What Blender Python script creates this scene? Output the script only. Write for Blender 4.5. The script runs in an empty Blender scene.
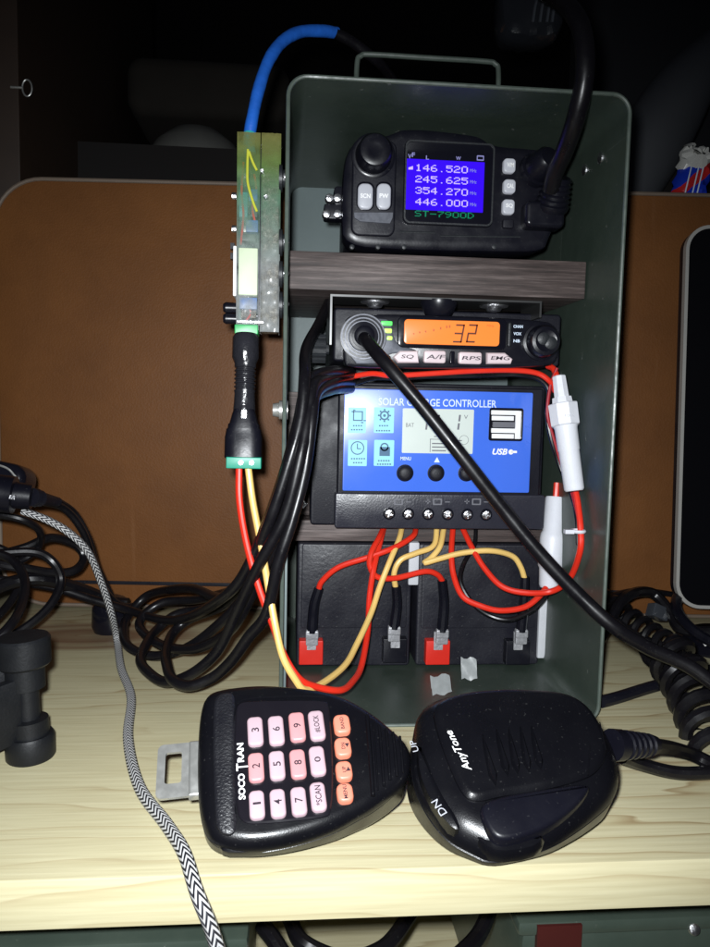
import bpy, bmesh, math, random
from mathutils import Vector as V, Matrix
random.seed(7)
R = math.radians
scene = bpy.context.scene
COL = scene.collection

# ------------------------------------------------------------------ camera
FPX = 758.0; CX = 355.0; CY = 473.5
PITCH, ROLL, YAW, EYE = 0.09209923, 0.02139994, 0.08565796, 0.1526364
FW = V((math.sin(YAW)*math.cos(PITCH), math.cos(YAW)*math.cos(PITCH), -math.sin(PITCH)))
_rt = V((math.cos(YAW), -math.sin(YAW), 0)); _up = _rt.cross(FW)
RT = _rt*math.cos(ROLL) + _up*math.sin(ROLL); UP = _up*math.cos(ROLL) - _rt*math.sin(ROLL)
EYEV = V((0, 0, EYE))
cd = bpy.data.cameras.new('camera'); cam = bpy.data.objects.new('camera', cd); COL.objects.link(cam)
cam.matrix_world = Matrix(((RT.x, UP.x, -FW.x, 0), (RT.y, UP.y, -FW.y, 0), (RT.z, UP.z, -FW.z, EYE), (0, 0, 0, 1)))
cd.sensor_fit = 'VERTICAL'; cd.sensor_height = 24.0; cd.lens = 24.0*FPX/947.0
cd.clip_start = 0.01; cd.clip_end = 50
scene.camera = cam

# ------------------------------------------------------------------ light: the phone's flash, dim room
w = bpy.data.worlds.new('World'); scene.world = w; w.use_nodes = True
w.node_tree.nodes['Background'].inputs[0].default_value = (0.55, 0.6, 0.8, 1)
w.node_tree.nodes['Background'].inputs[1].default_value = 0.012
ld = bpy.data.lights.new('flash', 'SPOT'); fl = bpy.data.objects.new('flash', ld); COL.objects.link(fl)
ld.energy = 10.0; ld.color = (0.93, 0.97, 1.0); ld.shadow_soft_size = 0.005
ld.spot_size = R(108); ld.spot_blend = 1.0
fl.location = EYEV + RT*-0.008 + UP*0.010
fl.rotation_euler = V((0.02, 1.0, -0.28)).to_track_quat('-Z', 'Y').to_euler()
scene.view_settings.view_transform = 'Standard'; scene.view_settings.look = 'None'
scene.view_settings.exposure = 0.0; scene.view_settings.gamma = 1.0

# ------------------------------------------------------------------ picking points of the place
def ray(px, py): return (RT*((px-CX)/FPX) + UP*((CY-py)/FPX) + FW)
def PY(px, py, Y): d = ray(px, py); return EYEV + d*(Y/d.y)
def PZ(px, py, z): d = ray(px, py); return EYEV + d*((z-EYE)/d.z)
class Frame:
    def __init__(s, o, ex, n):
        s.o = V(o); s.n = V(n).normalized(); s.ex = V(ex); s.ex = (s.ex - s.n*s.ex.dot(s.n)).normalized(); s.ey = s.n.cross(s.ex)
    def p(s, u, v, w=0): return s.o + s.ex*u + s.ey*v + s.n*w
    def px(s, px, py, w=0):
        d = ray(px, py); o = s.o + s.n*w
        q = EYEV + d*((o-EYEV).dot(s.n)/d.dot(s.n)) - s.o
        return (q.dot(s.ex), q.dot(s.ey))
    def box(s, x0, y0, x1, y1, w=0):                 # centre and size of a rect seen at these pixels
        xm, ym = (x0+x1)/2, (y0+y1)/2
        c = s.px(xm, ym, w); a = s.px(x0, ym, w); b = s.px(x1, ym, w); t = s.px(xm, y0, w); u = s.px(xm, y1, w)
        return c[0], c[1], math.hypot(b[0]-a[0], b[1]-a[1]), math.hypot(t[0]-u[0], t[1]-u[1])
    def at(s, u, v, w=0): return Frame(s.p(u, v, w), s.ex, s.n)
    def rot(s, a): return Frame(s.o, s.ex*math.cos(a)+s.ey*math.sin(a), s.n)
def face(Y, px=355, py=400): return Frame(PY(px, py, Y), (1, 0, 0), (0, -1, 0))

# ------------------------------------------------------------------ materials
def lin(c):
    return tuple(((x/255)/12.92 if x <= 10 else (((x/255)+0.055)/1.055)**2.4) for x in c)
def mat(name, col, rough=0.5, metal=0.0, spec=0.5, var=0.12, vs=60.0, bump=0.0, bs=400.0, emit=None, es=1.0, rv=0.0,
        trans=0.0, alpha=1.0, coat=0.0, dust=0.0):
    m = bpy.data.materials.new(name); m.use_nodes = True; nt = m.node_tree; N = nt.nodes; L = nt.links
    b = N['Principled BSDF']
    b.inputs['Roughness'].default_value = rough; b.inputs['Metallic'].default_value = metal
    b.inputs['Specular IOR Level'].default_value = spec
    b.inputs['Transmission Weight'].default_value = trans; b.inputs['Alpha'].default_value = alpha
    b.inputs['Coat Weight'].default_value = coat
    tc = N.new('ShaderNodeTexCoord'); nz = N.new('ShaderNodeTexNoise')
    nz.inputs['Scale'].default_value = vs; nz.inputs['Detail'].default_value = 6
    L.new(tc.outputs['Object'], nz.inputs['Vector'])
    mx = N.new('ShaderNodeMix'); mx.data_type = 'RGBA'
    mx.inputs[6].default_value = (*[c*(1-var) for c in col], 1); mx.inputs[7].default_value = (*[min(1, c*(1+var)) for c in col], 1)
    L.new(nz.outputs['Fac'], mx.inputs[0]); out = mx.outputs[2]
    if dust > 0:
        n3 = N.new('ShaderNodeTexNoise'); n3.inputs['Scale'].default_value = 900; n3.inputs['Detail'].default_value = 3
        L.new(tc.outputs['Object'], n3.inputs['Vector'])
        r3 = N.new('ShaderNodeValToRGB'); r3.color_ramp.elements[0].position = 0.66; r3.color_ramp.elements[1].position = 0.74
        r3.color_ramp.elements[1].color = (dust, dust, dust, 1); L.new(n3.outputs['Fac'], r3.inputs[0])
        m3 = N.new('ShaderNodeMix'); m3.data_type = 'RGBA'; L.new(r3.outputs[0], m3.inputs[0]); L.new(out, m3.inputs[6])
        m3.inputs[7].default_value = (0.4, 0.4, 0.38, 1); out = m3.outputs[2]
    L.new(out, b.inputs['Base Color'])
    if rv > 0:
        n4 = N.new('ShaderNodeTexNoise'); n4.inputs['Scale'].default_value = vs*1.7; n4.inputs['Detail'].default_value = 8
        L.new(tc.outputs['Object'], n4.inputs['Vector'])
        mr = N.new('ShaderNodeMapRange'); mr.inputs[3].default_value = max(0.02, rough-rv); mr.inputs[4].default_value = min(1, rough+rv)
        mr.inputs[1].default_value = 0.3; mr.inputs[2].default_value = 0.7
        L.new(n4.outputs['Fac'], mr.inputs[0]); L.new(mr.outputs[0], b.inputs['Roughness'])
    if bump > 0:
        n2 = N.new('ShaderNodeTexNoise'); n2.inputs['Scale'].default_value = bs; n2.inputs['Detail'].default_value = 4
        L.new(tc.outputs['Object'], n2.inputs['Vector'])
        bp = N.new('ShaderNodeBump'); bp.inputs['Strength'].default_value = bump; bp.inputs['Distance'].default_value = 0.0006
        L.new(n2.outputs['Fac'], bp.inputs['Height']); L.new(bp.outputs[0], b.inputs['Normal'])
    if emit:
        b.inputs['Emission Color'].default_value = (*emit, 1); b.inputs['Emission Strength'].default_value = es
    return m
M = {}
M['can_green'] = mat('army_green_paint', (0.024, 0.037, 0.028), 0.42, spec=0.4, var=0.25, vs=30, bump=0.12, bs=700, rv=0.1, dust=0.05)
def can_paint():
    m, N, L, b = node_mat('army_green_worn_paint')
    tc = N.new('ShaderNodeTexCoord'); n = N.new('ShaderNodeTexNoise'); n.inputs['Scale'].default_value = 16; n.inputs['Detail'].default_value = 9; n.inputs['Roughness'].default_value = 0.65; L.new(tc.outputs['Object'], n.inputs['Vector'])
    r = ramp(N, [(0.3, (0.032, 0.047, 0.037)), (0.7, (0.054, 0.072, 0.057))]); L.new(n.outputs['Fac'], r.inputs[0]); cur = r.outputs[0]
    for sc, rot, lo, col in (((8, 8, 420), (0.3, 0.5, 0), 0.70, (0.10, 0.12, 0.10)), ((300, 300, 7), (0.1, 0.2, 0), 0.71, (0.09, 0.11, 0.09)), ((260, 260, 260), (0, 0, 0), 0.70, (0.2, 0.21, 0.19))):
        mp = N.new('ShaderNodeMapping'); mp.inputs['Scale'].default_value = sc; mp.inputs['Rotation'].default_value = rot; L.new(tc.outputs['Object'], mp.inputs[0])
        k = N.new('ShaderNodeTexNoise'); k.inputs['Scale'].default_value = 1; k.inputs['Detail'].default_value = 4; L.new(mp.outputs[0], k.inputs['Vector'])
        q = ramp(N, [(lo, (0, 0, 0)), (lo+0.05, (0.7, 0.7, 0.7))]); L.new(k.outputs['Fac'], q.inputs[0])
        mx = N.new('ShaderNodeMix'); mx.data_type = 'RGBA'; L.new(q.outputs[0], mx.inputs[0]); L.new(cur, mx.inputs[6]); mx.inputs[7].default_value = (*col, 1); cur = mx.outputs[2]
    L.new(cur, b.inputs['Base Color'])
    mr = N.new('ShaderNodeMapRange'); mr.inputs[3].default_value = 0.28; mr.inputs[4].default_value = 0.5; L.new(n.outputs['Fac'], mr.inputs[0]); L.new(mr.outputs[0], b.inputs['Roughness'])
    bp = N.new('ShaderNodeBump'); bp.inputs['Strength'].default_value = 0.15; bp.inputs['Distance'].default_value = 0.001
    n2 = N.new('ShaderNodeTexNoise'); n2.inputs['Scale'].default_value = 120; n2.inputs['Detail'].default_value = 4; L.new(tc.outputs['Object'], n2.inputs['Vector']); L.new(n2.outputs['Fac'], bp.inputs['Height']); L.new(bp.outputs[0], b.inputs['Normal']); return m
M['can_rim'] = mat('worn_green_edge', (0.075, 0.095, 0.08), 0.4, var=0.35, vs=150, rv=0.12)
M['black'] = mat('black_plastic', (0.005, 0.005, 0.009), 0.33, spec=0.4, var=0.2, bump=0.05, bs=900, rv=0.08, dust=0.05)
M['black_matte'] = mat('matte_black_plastic', (0.006, 0.006, 0.011), 0.5, spec=0.35, var=0.2, bump=0.12, bs=1200, rv=0.1, dust=0.1)
M['black_gloss'] = mat('gloss_black', (0.006, 0.006, 0.010), 0.14, var=0.2, rv=0.06)
M['cable'] = mat('black_cable_sheath', (0.005, 0.0045, 0.006), 0.34, spec=0.4, var=0.25, rv=0.1, bump=0.1, bs=300, dust=0.05)
M['mic'] = mat('mic_shell', (0.0035, 0.0035, 0.005), 0.30, spec=0.35, var=0.2, bump=0.10, bs=2200, rv=0.06, dust=0.05)
M['mic_dark'] = mat('mic_panel', (0.008, 0.007, 0.010), 0.25, var=0.2, rv=0.06)
M['grey_plastic'] = mat('dark_grey_plastic', (0.014, 0.016, 0.019), 0.5, var=0.15, bump=0.2, bs=900, rv=0.1)
M['panel_grey'] = mat('silver_grey_panel', (0.10, 0.105, 0.125), 0.4, metal=0.3, var=0.3, vs=300, rv=0.1)
M['key_grey'] = mat('translucent_grey_key', (0.36, 0.37, 0.40), 0.35, emit=(0.35, 0.36, 0.42), es=0.35)
M['key_pink'] = mat('pale_pink_key', (0.38, 0.30, 0.34), 0.4, emit=(0.8, 0.38, 0.42), es=0.22, coat=0.1)
M['key_pink_b'] = mat('backlit_pink_key', (0.30, 0.20, 0.22), 0.4, emit=(1.0, 0.28, 0.25), es=0.45, coat=0.1)
M['key_orange'] = mat('backlit_orange_key', (0.30, 0.15, 0.12), 0.4, emit=(1.0, 0.22, 0.09), es=0.75)
M['key_white'] = mat('pale_key', (0.55, 0.47, 0.49), 0.35, emit=(0.8, 0.55, 0.55), es=0.15)
M['ink_white'] = mat('white_print', (0.8, 0.8, 0.8), 0.5, emit=(1, 1, 1), es=0.08)
M['ink_light'] = mat('pale_blue_print', (0.62, 0.72, 0.85), 0.5)
M['ink_dark'] = mat('dark_print', (0.03, 0.02, 0.03), 0.5)
M['ink_grey'] = mat('grey_print', (0.12, 0.12, 0.14), 0.5)
M['screen_blue'] = mat('blue_lit_screen', (0.0, 0.0, 0.02), 0.12, emit=(0.045, 0.006, 1.0), es=0.95, var=0)
M['screen_ink'] = mat('lit_digits', (0.1, 0.1, 0.2), 0.3, emit=(0.62, 0.45, 1.0), es=1.0)
M['screen_dim'] = mat('dim_icons', (0.1, 0.1, 0.2), 0.3, emit=(0.19, 0.19, 0.4), es=1.0)
M['screen_green'] = mat('green_lit_text', (0.0, 0.1, 0.05), 0.3, emit=(0.0, 0.13, 0.06), es=1.0)
M['screen_orange'] = mat('orange_lit_screen', (0.25, 0.08, 0.02), 0.25, emit=(1.0, 0.24, 0.035), es=0.95, var=0.05)
M['orange_ink'] = mat('lcd_segments', (0.05, 0.01, 0.0), 0.4, emit=(0.07, 0.008, 0.0), es=1.0)
M['orange_faint'] = mat('faint_lcd_segments', (0.2, 0.05, 0.0), 0.4, emit=(0.42, 0.07, 0.01), es=1.0)
M['led_green'] = mat('green_led', (0.1, 0.5, 0.1), 0.3, emit=(0.05, 0.62, 0.10), es=0.9)
M['led_lime'] = mat('lime_led', (0.4, 0.6, 0.1), 0.3, emit=(0.45, 0.8, 0.15), es=0.9)
M['blue_label'] = mat('blue_faceplate', (0.055, 0.16, 0.74), 0.30, spec=0.6, var=0.06, vs=25, rv=0.04, coat=0.2)
M['cyan_label'] = mat('cyan_icon_box', (0.24, 0.62, 0.76), 0.45, var=0.06)
M['lcd'] = mat('grey_green_lcd', (0.58, 0.64, 0.60), 0.3, var=0.07, vs=40)
M['metal'] = mat('steel', (0.48, 0.48, 0.46), 0.36, metal=0.7, var=0.15, vs=200, rv=0.1)
M['tin'] = mat('tinned_metal', (0.42, 0.42, 0.44), 0.4, metal=0.5, var=0.35, vs=500, bump=0.5, bs=500)
M['plate'] = mat('dull_plated_steel', (0.10, 0.10, 0.10), 0.35, metal=0.8, var=0.15)
M['screw'] = mat('bright_screw', (0.75, 0.75, 0.78), 0.32, metal=1.0, spec=0.8, bump=0.5, bs=900, emit=None)
M['usb_white'] = mat('usb_insert', (0.85, 0.85, 0.86), 0.4)
M['dark_wood'] = None; M['clamp'] = mat('near_black_plastic', (0.0065, 0.0072, 0.009), 0.5, spec=0.3, var=0.2, bump=0.2, bs=900, rv=0.1)
M['mic_tex'] = mat('grained_mic_shell', (0.006, 0.006, 0.009), 0.42, spec=0.9, bump=0.55, bs=1100, rv=0.06)
M['red'] = mat('red_wire', (0.70, 0.028, 0.012), 0.35, var=0.08, rv=0.08)
M['darkred'] = mat('dark_red_wire', (0.32, 0.012, 0.02), 0.35, var=0.1)
M['yellow'] = mat('yellow_wire', (0.78, 0.52, 0.16), 0.4, var=0.08, rv=0.08)
M['nylon'] = mat('white_nylon', (0.66, 0.67, 0.72), 0.42, var=0.06, bump=0.2, bs=300, rv=0.1)
M['nylon_soft'] = mat('white_foam', (0.52, 0.53, 0.56), 0.6, var=0.12, vs=120)
M['battery'] = mat('battery_case', (0.011, 0.011, 0.017), 0.45, var=0.3, vs=40, bump=0.25, bs=600, rv=0.12, dust=0.12)
M['red_terminal'] = mat('red_terminal_block', (0.62, 0.02, 0.010), 0.45, var=0.1)
M['tape'] = mat('scuffed_clear_tape', (0.34, 0.36, 0.36), 0.3, var=0.25, vs=300, alpha=0.75, rv=0.1)
M['backing'] = mat('grey_green_board', (0.13, 0.165, 0.165), 0.5, var=0.12, vs=35, bump=0.1)
M['blue_tape'] = mat('blue_tape', (0.015, 0.12, 0.55), 0.42, var=0.3, vs=140, bump=0.7, bs=180)
M['teal'] = mat('teal_tape', (0.03, 0.33, 0.33), 0.4, var=0.2, bump=0.4, bs=300)
M['green_block'] = mat('green_terminal', (0.03, 0.36, 0.10), 0.4, var=0.1)
M['green_dc'] = mat('teal_green_terminal', (0.01, 0.26, 0.17), 0.4, var=0.1)
M['label_pale'] = mat('pale_green_label', (0.52, 0.60, 0.42), 0.5, var=0.12, vs=120)
M['relay_blue'] = mat('blue_component', (0.06, 0.16, 0.42), 0.35, var=0.15)
M['white_edge'] = mat('white_plastic_edge', (0.75, 0.74, 0.72), 0.5)
M['tablet_rim'] = mat('silver_rim', (0.50, 0.49, 0.46), 0.35, metal=0.35, var=0.08)
M['tablet_glass'] = mat('dark_glass', (0.004, 0.004, 0.005), 0.08, var=0)
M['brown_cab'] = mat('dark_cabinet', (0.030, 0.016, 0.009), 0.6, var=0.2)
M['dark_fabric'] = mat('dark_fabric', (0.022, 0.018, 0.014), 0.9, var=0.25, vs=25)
M['dim_grey'] = mat('dim_grey_plastic', (0.085, 0.09, 0.10), 0.55, var=0.2, vs=12, rv=0.08)
M['bowl'] = mat('pale_plastic_bowl', (0.13, 0.13, 0.12), 0.5, var=0.1)
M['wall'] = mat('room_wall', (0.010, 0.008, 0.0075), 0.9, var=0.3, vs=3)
M['red_label'] = mat('faded_red_patch', (0.05, 0.006, 0.005), 0.5, var=0.2)
M['clear'] = mat('smoky_clear_plastic', (0.05, 0.055, 0.065), 0.12, var=0.2, alpha=0.8)
M['piping'] = mat('pale_brown_piping', (0.16, 0.12, 0.09), 0.6, var=0.2)

def node_mat(name):
    m = bpy.data.materials.new(name); m.use_nodes = True
    return m, m.node_tree.nodes, m.node_tree.links, m.node_tree.nodes['Principled BSDF']
def ramp(N, stops):
    r = N.new('ShaderNodeValToRGB'); e = r.color_ramp.elements
    while len(e) < len(stops): e.new(0.5)
    for i, (p, c) in enumerate(stops): e[i].position = p; e[i].color = (*c, 1)
    return r
def pine():
    m, N, L, b = node_mat('pine_board')
    tc = N.new('ShaderNodeTexCoord')
    sep = N.new('ShaderNodeSeparateXYZ'); L.new(tc.outputs['Object'], sep.inputs[0])
    def math_(op, a, bb=None, c=None):
        n = N.new('ShaderNodeMath'); n.operation = op
        for i, x in enumerate((a, bb, c)):
            if x is None: continue
            if isinstance(x, (int, float)): n.inputs[i].default_value = x
            else: L.new(x, n.inputs[i])
        return n.outputs[0]
    # grain coordinate: runs along x, pushed aside around knots
    mp = N.new('ShaderNodeMapping'); mp.inputs['Scale'].default_value = (2.2, 14, 14); L.new(tc.outputs['Object'], mp.inputs[0])
    wob = N.new('ShaderNodeTexNoise'); wob.inputs['Scale'].default_value = 1.6; wob.inputs['Detail'].default_value = 3; L.new(mp.outputs[0], wob.inputs['Vector'])
    g = math_('MULTIPLY_ADD', wob.outputs['Fac'], 0.085, sep.outputs['Y'])
    g = math_('MULTIPLY_ADD', sep.outputs['Z'], 0.8, g)
    kmask = None
    for (kx, ky, rad, push) in KNOTS:
        mk = N.new('ShaderNodeMapping'); mk.vector_type = 'TEXTURE'; mk.inputs['Location'].default_value = (kx, ky, 0.01); mk.inputs['Scale'].default_value = (rad*6, rad*2.4, 1)
        L.new(tc.outputs['Object'], mk.inputs[0]); gr = N.new('ShaderNodeTexGradient'); gr.gradient_type = 'SPHERICAL'; L.new(mk.outputs[0], gr.inputs[0])
        e = math_('MULTIPLY', gr.outputs['Fac'], gr.outputs['Fac'])
        g = math_('MULTIPLY_ADD', e, push, g)
        rk = ramp(N, [(0.50, (0, 0, 0)), (0.62, (0.8, 0.8, 0.8)), (0.70, (0.45, 0.45, 0.45)), (0.80, (0.9, 0.9, 0.9)), (1.0, (0.6, 0.6, 0.6))]); L.new(gr.outputs['Fac'], rk.inputs[0]); k = rk.outputs[0]
        kmask = k if kmask is None else math_('MAXIMUM', kmask, k)
    wv = math_('MULTIPLY', g, 80.0)
    fr = math_('FRACT', wv)
    n2 = N.new('ShaderNodeTexNoise'); n2.inputs['Scale'].default_value = 1; n2.inputs['Detail'].default_value = 5
    mp2 = N.new('ShaderNodeMapping'); mp2.inputs['Scale'].default_value = (22, 520, 520); L.new(tc.outputs['Object'], mp2.inputs[0]); L.new(mp2.outputs[0], n2.inputs['Vector'])
    r1 = ramp(N, [(0.0, (0.60, 0.55, 0.355)), (0.66, (0.58, 0.53, 0.34)), (0.88, (0.52, 0.455, 0.275)), (0.97, (0.38, 0.29, 0.16)), (1.0, (0.57, 0.51, 0.32))])
    L.new(fr, r1.inputs[0])
    r2 = ramp(N, [(0.3, (0.85, 0.83, 0.79)), (0.68, (1.0, 1.0, 1.0))]); L.new(n2.outputs['Fac'], r2.inputs[0])
    # fade the strong rings in places
    n5 = N.new('ShaderNodeTexNoise'); n5.inputs['Scale'].default_value = 0.9; L.new(mp.outputs[0], n5.inputs['Vector'])
    r5 = ramp(N, [(0.38, (0.2,)*3), (0.58, (1,)*3)]); L.new(n5.outputs['Fac'], r5.inputs[0])
    mA = N.new('ShaderNodeMix'); mA.data_type = 'RGBA'; mA.inputs[6].default_value = (0.60, 0.55, 0.35, 1); L.new(r5.outputs[0], mA.inputs[0]); L.new(r1.outputs[0], mA.inputs[7])
    mB = N.new('ShaderNodeMix'); mB.data_type = 'RGBA'; mB.blend_type = 'MULTIPLY'; mB.inputs[0].default_value = 1; L.new(mA.outputs[2], mB.inputs[6]); L.new(r2.outputs[0], mB.inputs[7])
    mC = N.new('ShaderNodeMix'); mC.data_type = 'RGBA'; L.new(math_('MULTIPLY', kmask, 0.95), mC.inputs[0]); L.new(mB.outputs[2], mC.inputs[6]); mC.inputs[7].default_value = (0.19, 0.09, 0.05, 1)
    L.new(mC.outputs[2], b.inputs['Base Color'])
    b.inputs['Roughness'].default_value = 0.42; b.inputs['Specular IOR Level'].default_value = 0.4
    bp = N.new('ShaderNodeBump'); bp.inputs['Strength'].default_value = 0.25; bp.inputs['Distance'].default_value = 0.0004
    L.new(n2.outputs['Fac'], bp.inputs['Height']); L.new(bp.outputs[0], b.inputs['Normal'])
    return m
k1 = PZ(88, 634, 0); k2 = PZ(640, 760, 0)
k1 -= V((0.05, (0.2351+0.62)/2, 0)); k2 -= V((0.05, (0.2351+0.62)/2, 0)); k3 = PZ(560, 905, 0) - V((0.05, (0.2351+0.62)/2, 0))
KNOTS = [(k1.x, k1.y-0.004, 0.026, 0.045)]
M['pine'] = pine(); M['can_green'] = can_paint()
def dark_wood():
    m, N, L, b = node_mat('dark_stained_wood')
    tc = N.new('ShaderNodeTexCoord'); mp = N.new('ShaderNodeMapping'); mp.inputs['Scale'].default_value = (18, 200, 420); L.new(tc.outputs['Object'], mp.inputs[0])
    n = N.new('ShaderNodeTexNoise'); n.inputs['Scale'].default_value = 1; n.inputs['Detail'].default_value = 8; n.inputs['Roughness'].default_value = 0.7; L.new(mp.outputs[0], n.inputs['Vector'])
    r = ramp(N, [(0.32, (0.018, 0.012, 0.011)), (0.5, (0.062, 0.044, 0.040)), (0.70, (0.19, 0.15, 0.14))]); L.new(n.outputs['Fac'], r.inputs[0])
    L.new(r.outputs[0], b.inputs['Base Color']); b.inputs['Roughness'].default_value = 0.6
    bp = N.new('ShaderNodeBump'); bp.inputs['Strength'].default_value = 0.5; bp.inputs['Distance'].default_value = 0.0005
    L.new(n.outputs['Fac'], bp.inputs['Height']); L.new(bp.outputs[0], b.inputs['Normal']); return m
M['dark_wood'] = dark_wood()
def leather():
    m, N, L, b = node_mat('brown_leatherette')
    tc = N.new('ShaderNodeTexCoord')
    n = N.new('ShaderNodeTexNoise'); n.inputs['Scale'].default_value = 9; n.inputs['Detail'].default_value = 5; L.new(tc.outputs['Object'], n.inputs['Vector'])
    r = ramp(N, [(0.3, (0.118, 0.044, 0.012)), (0.7, (0.185, 0.071, 0.019))]); L.new(n.outputs['Fac'], r.inputs[0])
    L.new(r.outputs[0], b.inputs['Base Color']); b.inputs['Roughness'].default_value = 0.55; b.inputs['Specular IOR Level'].default_value = 0.3
    n.inputs['Roughness'].default_value = 0.7; n.inputs['Detail'].default_value = 9
    mp = N.new('ShaderNodeMapping'); mp.inputs['Scale'].default_value = (90, 90, 6); mp.inputs['Rotation'].default_value = (0, 0.25, 0); L.new(tc.outputs['Object'], mp.inputs[0])
    ns = N.new('ShaderNodeTexNoise'); ns.inputs['Scale'].default_value = 1.0; ns.inputs['Detail'].default_value = 5; L.new(mp.outputs[0], ns.inputs['Vector'])
    rs = ramp(N, [(0.66, (0, 0, 0)), (0.80, (0.22, 0.22, 0.22))]); L.new(ns.outputs['Fac'], rs.inputs[0])
    ms = N.new('ShaderNodeMix'); ms.data_type = 'RGBA'; L.new(rs.outputs[0], ms.inputs[0]); L.new(r.outputs[0], ms.inputs[6]); ms.inputs[7].default_value = (0.30, 0.15, 0.07, 1); L.new(ms.outputs[2], b.inputs['Base Color'])
    v = N.new('ShaderNodeTexVoronoi'); v.inputs['Scale'].default_value = 700; L.new(tc.outputs['Object'], v.inputs['Vector'])
    bp = N.new('ShaderNodeBump'); bp.inputs['Strength'].default_value = 0.25; bp.inputs['Distance'].default_value = 0.0004
    L.new(v.outputs['Distance'], bp.inputs['Height']); L.new(bp.outputs[0], b.inputs['Normal']); return m
M['leather'] = leather()
def braid():
    m, N, L, b = node_mat('black_and_white_braid')
    uv = N.new('ShaderNodeUVMap'); sp = N.new('ShaderNodeSeparateXYZ'); L.new(uv.outputs[0], sp.inputs[0])
    def mt(op, a, c=None, d=None):
        n = N.new('ShaderNodeMath'); n.operation = op
        for i, x in enumerate((a, c, d)):
            if x is None: continue
            if isinstance(x, (int, float)): n.inputs[i].default_value = x
            else: L.new(x, n.inputs[i])
        return n.outputs[0]
    zig = mt('ABSOLUTE', mt('SUBTRACT', mt('FRACT', mt('MULTIPLY', sp.outputs[0], 4.0)), 0.5))
    ph = mt('MULTIPLY_ADD', sp.outputs[1], 360.0, mt('MULTIPLY', zig, 2.4))
    s = mt('FRACT', ph)
    r = ramp(N, [(0.0, (0.012, 0.012, 0.018)), (0.42, (0.012, 0.012, 0.018)), (0.54, (0.50, 0.50, 0.50)), (0.92, (0.50, 0.50, 0.50)), (1.0, (0.02, 0.02, 0.02))]); L.new(s, r.inputs[0])
    L.new(r.outputs[0], b.inputs['Base Color']); b.inputs['Roughness'].default_value = 0.55
    bp = N.new('ShaderNodeBump'); bp.inputs['Strength'].default_value = 0.6; bp.inputs['Distance'].default_value = 0.0004
    L.new(mt('SINE', mt('MULTIPLY', s, 3.14159)), bp.inputs['Height']); L.new(bp.outputs[0], b.inputs['Normal']); return m
M['braid'] = braid()
def speckle():
    m, N, L, b = node_mat('speckled_glue_and_tape')
    tc = N.new('ShaderNodeTexCoord'); n = N.new('ShaderNodeTexNoise'); n.inputs['Scale'].default_value = 520; n.inputs['Detail'].default_value = 6; n.inputs['Roughness'].default_value = 0.8
    L.new(tc.outputs['Object'], n.inputs['Vector'])
    r = ramp(N, [(0.38, (0.05, 0.045, 0.035)), (0.55, (0.17, 0.155, 0.12)), (0.68, (0.5, 0.48, 0.42))]); L.new(n.outputs['Fac'], r.inputs[0])
    sp = N.new('ShaderNodeSeparateXYZ'); L.new(tc.outputs['Object'], sp.inputs[0])
    r2 = ramp(N, [(0.70, (0, 0, 0)), (0.80, (1, 1, 1))])
    mr = N.new('ShaderNodeMapRange'); mr.inputs[1].default_value = 0.0; mr.inputs[2].default_value = 0.10; L.new(sp.outputs[2], mr.inputs[0]); L.new(mr.outputs[0], r2.inputs[0])
    mx = N.new('ShaderNodeMix'); mx.data_type = 'RGBA'; L.new(r2.outputs[0], mx.inputs[0]); L.new(r.outputs[0], mx.inputs[6]); mx.inputs[7].default_value = (0.17, 0.16, 0.045, 1)
    L.new(mx.outputs[2], b.inputs['Base Color']); b.inputs['Roughness'].default_value = 0.3
    bp = N.new('ShaderNodeBump'); bp.inputs['Strength'].default_value = 0.8; bp.inputs['Distance'].default_value = 0.0006
    L.new(n.outputs['Fac'], bp.inputs['Height']); L.new(bp.outputs[0], b.inputs['Normal']); return m
M['speckle'] = speckle()
def tapewrap():
    m, N, L, b = node_mat('yellowed_clear_tape_over_circuit')
    tc = N.new('ShaderNodeTexCoord'); sp = N.new('ShaderNodeSeparateXYZ'); L.new(tc.outputs['Object'], sp.inputs[0])
    mr = N.new('ShaderNodeMapRange'); mr.inputs[1].default_value = 0.0; mr.inputs[2].default_value = 0.10; L.new(sp.outputs[2], mr.inputs[0])
    n = N.new('ShaderNodeTexNoise'); n.inputs['Scale'].default_value = 130; n.inputs['Detail'].default_value = 5; L.new(tc.outputs['Object'], n.inputs['Vector'])
    ad = N.new('ShaderNodeMath'); ad.operation = 'MULTIPLY_ADD'; ad.inputs[1].default_value = 0.25; L.new(n.outputs['Fac'], ad.inputs[0]); L.new(mr.outputs[0], ad.inputs[2])
    r = ramp(N, [(0.12, (0.22, 0.22, 0.24)), (0.30, (0.08, 0.16, 0.34)), (0.55, (0.06, 0.13, 0.12)), (0.72, (0.05, 0.15, 0.20)), (0.88, (0.06, 0.15, 0.07)), (1.0, (0.15, 0.14, 0.045))])
    L.new(ad.outputs[0], r.inputs[0]); L.new(r.outputs[0], b.inputs['Base Color'])
    b.inputs['Roughness'].default_value = 0.18
    bp = N.new('ShaderNodeBump'); bp.inputs['Strength'].default_value = 0.7; bp.inputs['Distance'].default_value = 0.0006
    L.new(n.outputs['Fac'], bp.inputs['Height']); L.new(bp.outputs[0], b.inputs['Normal']); return m
M['tapewrap'] = tapewrap()
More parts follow.
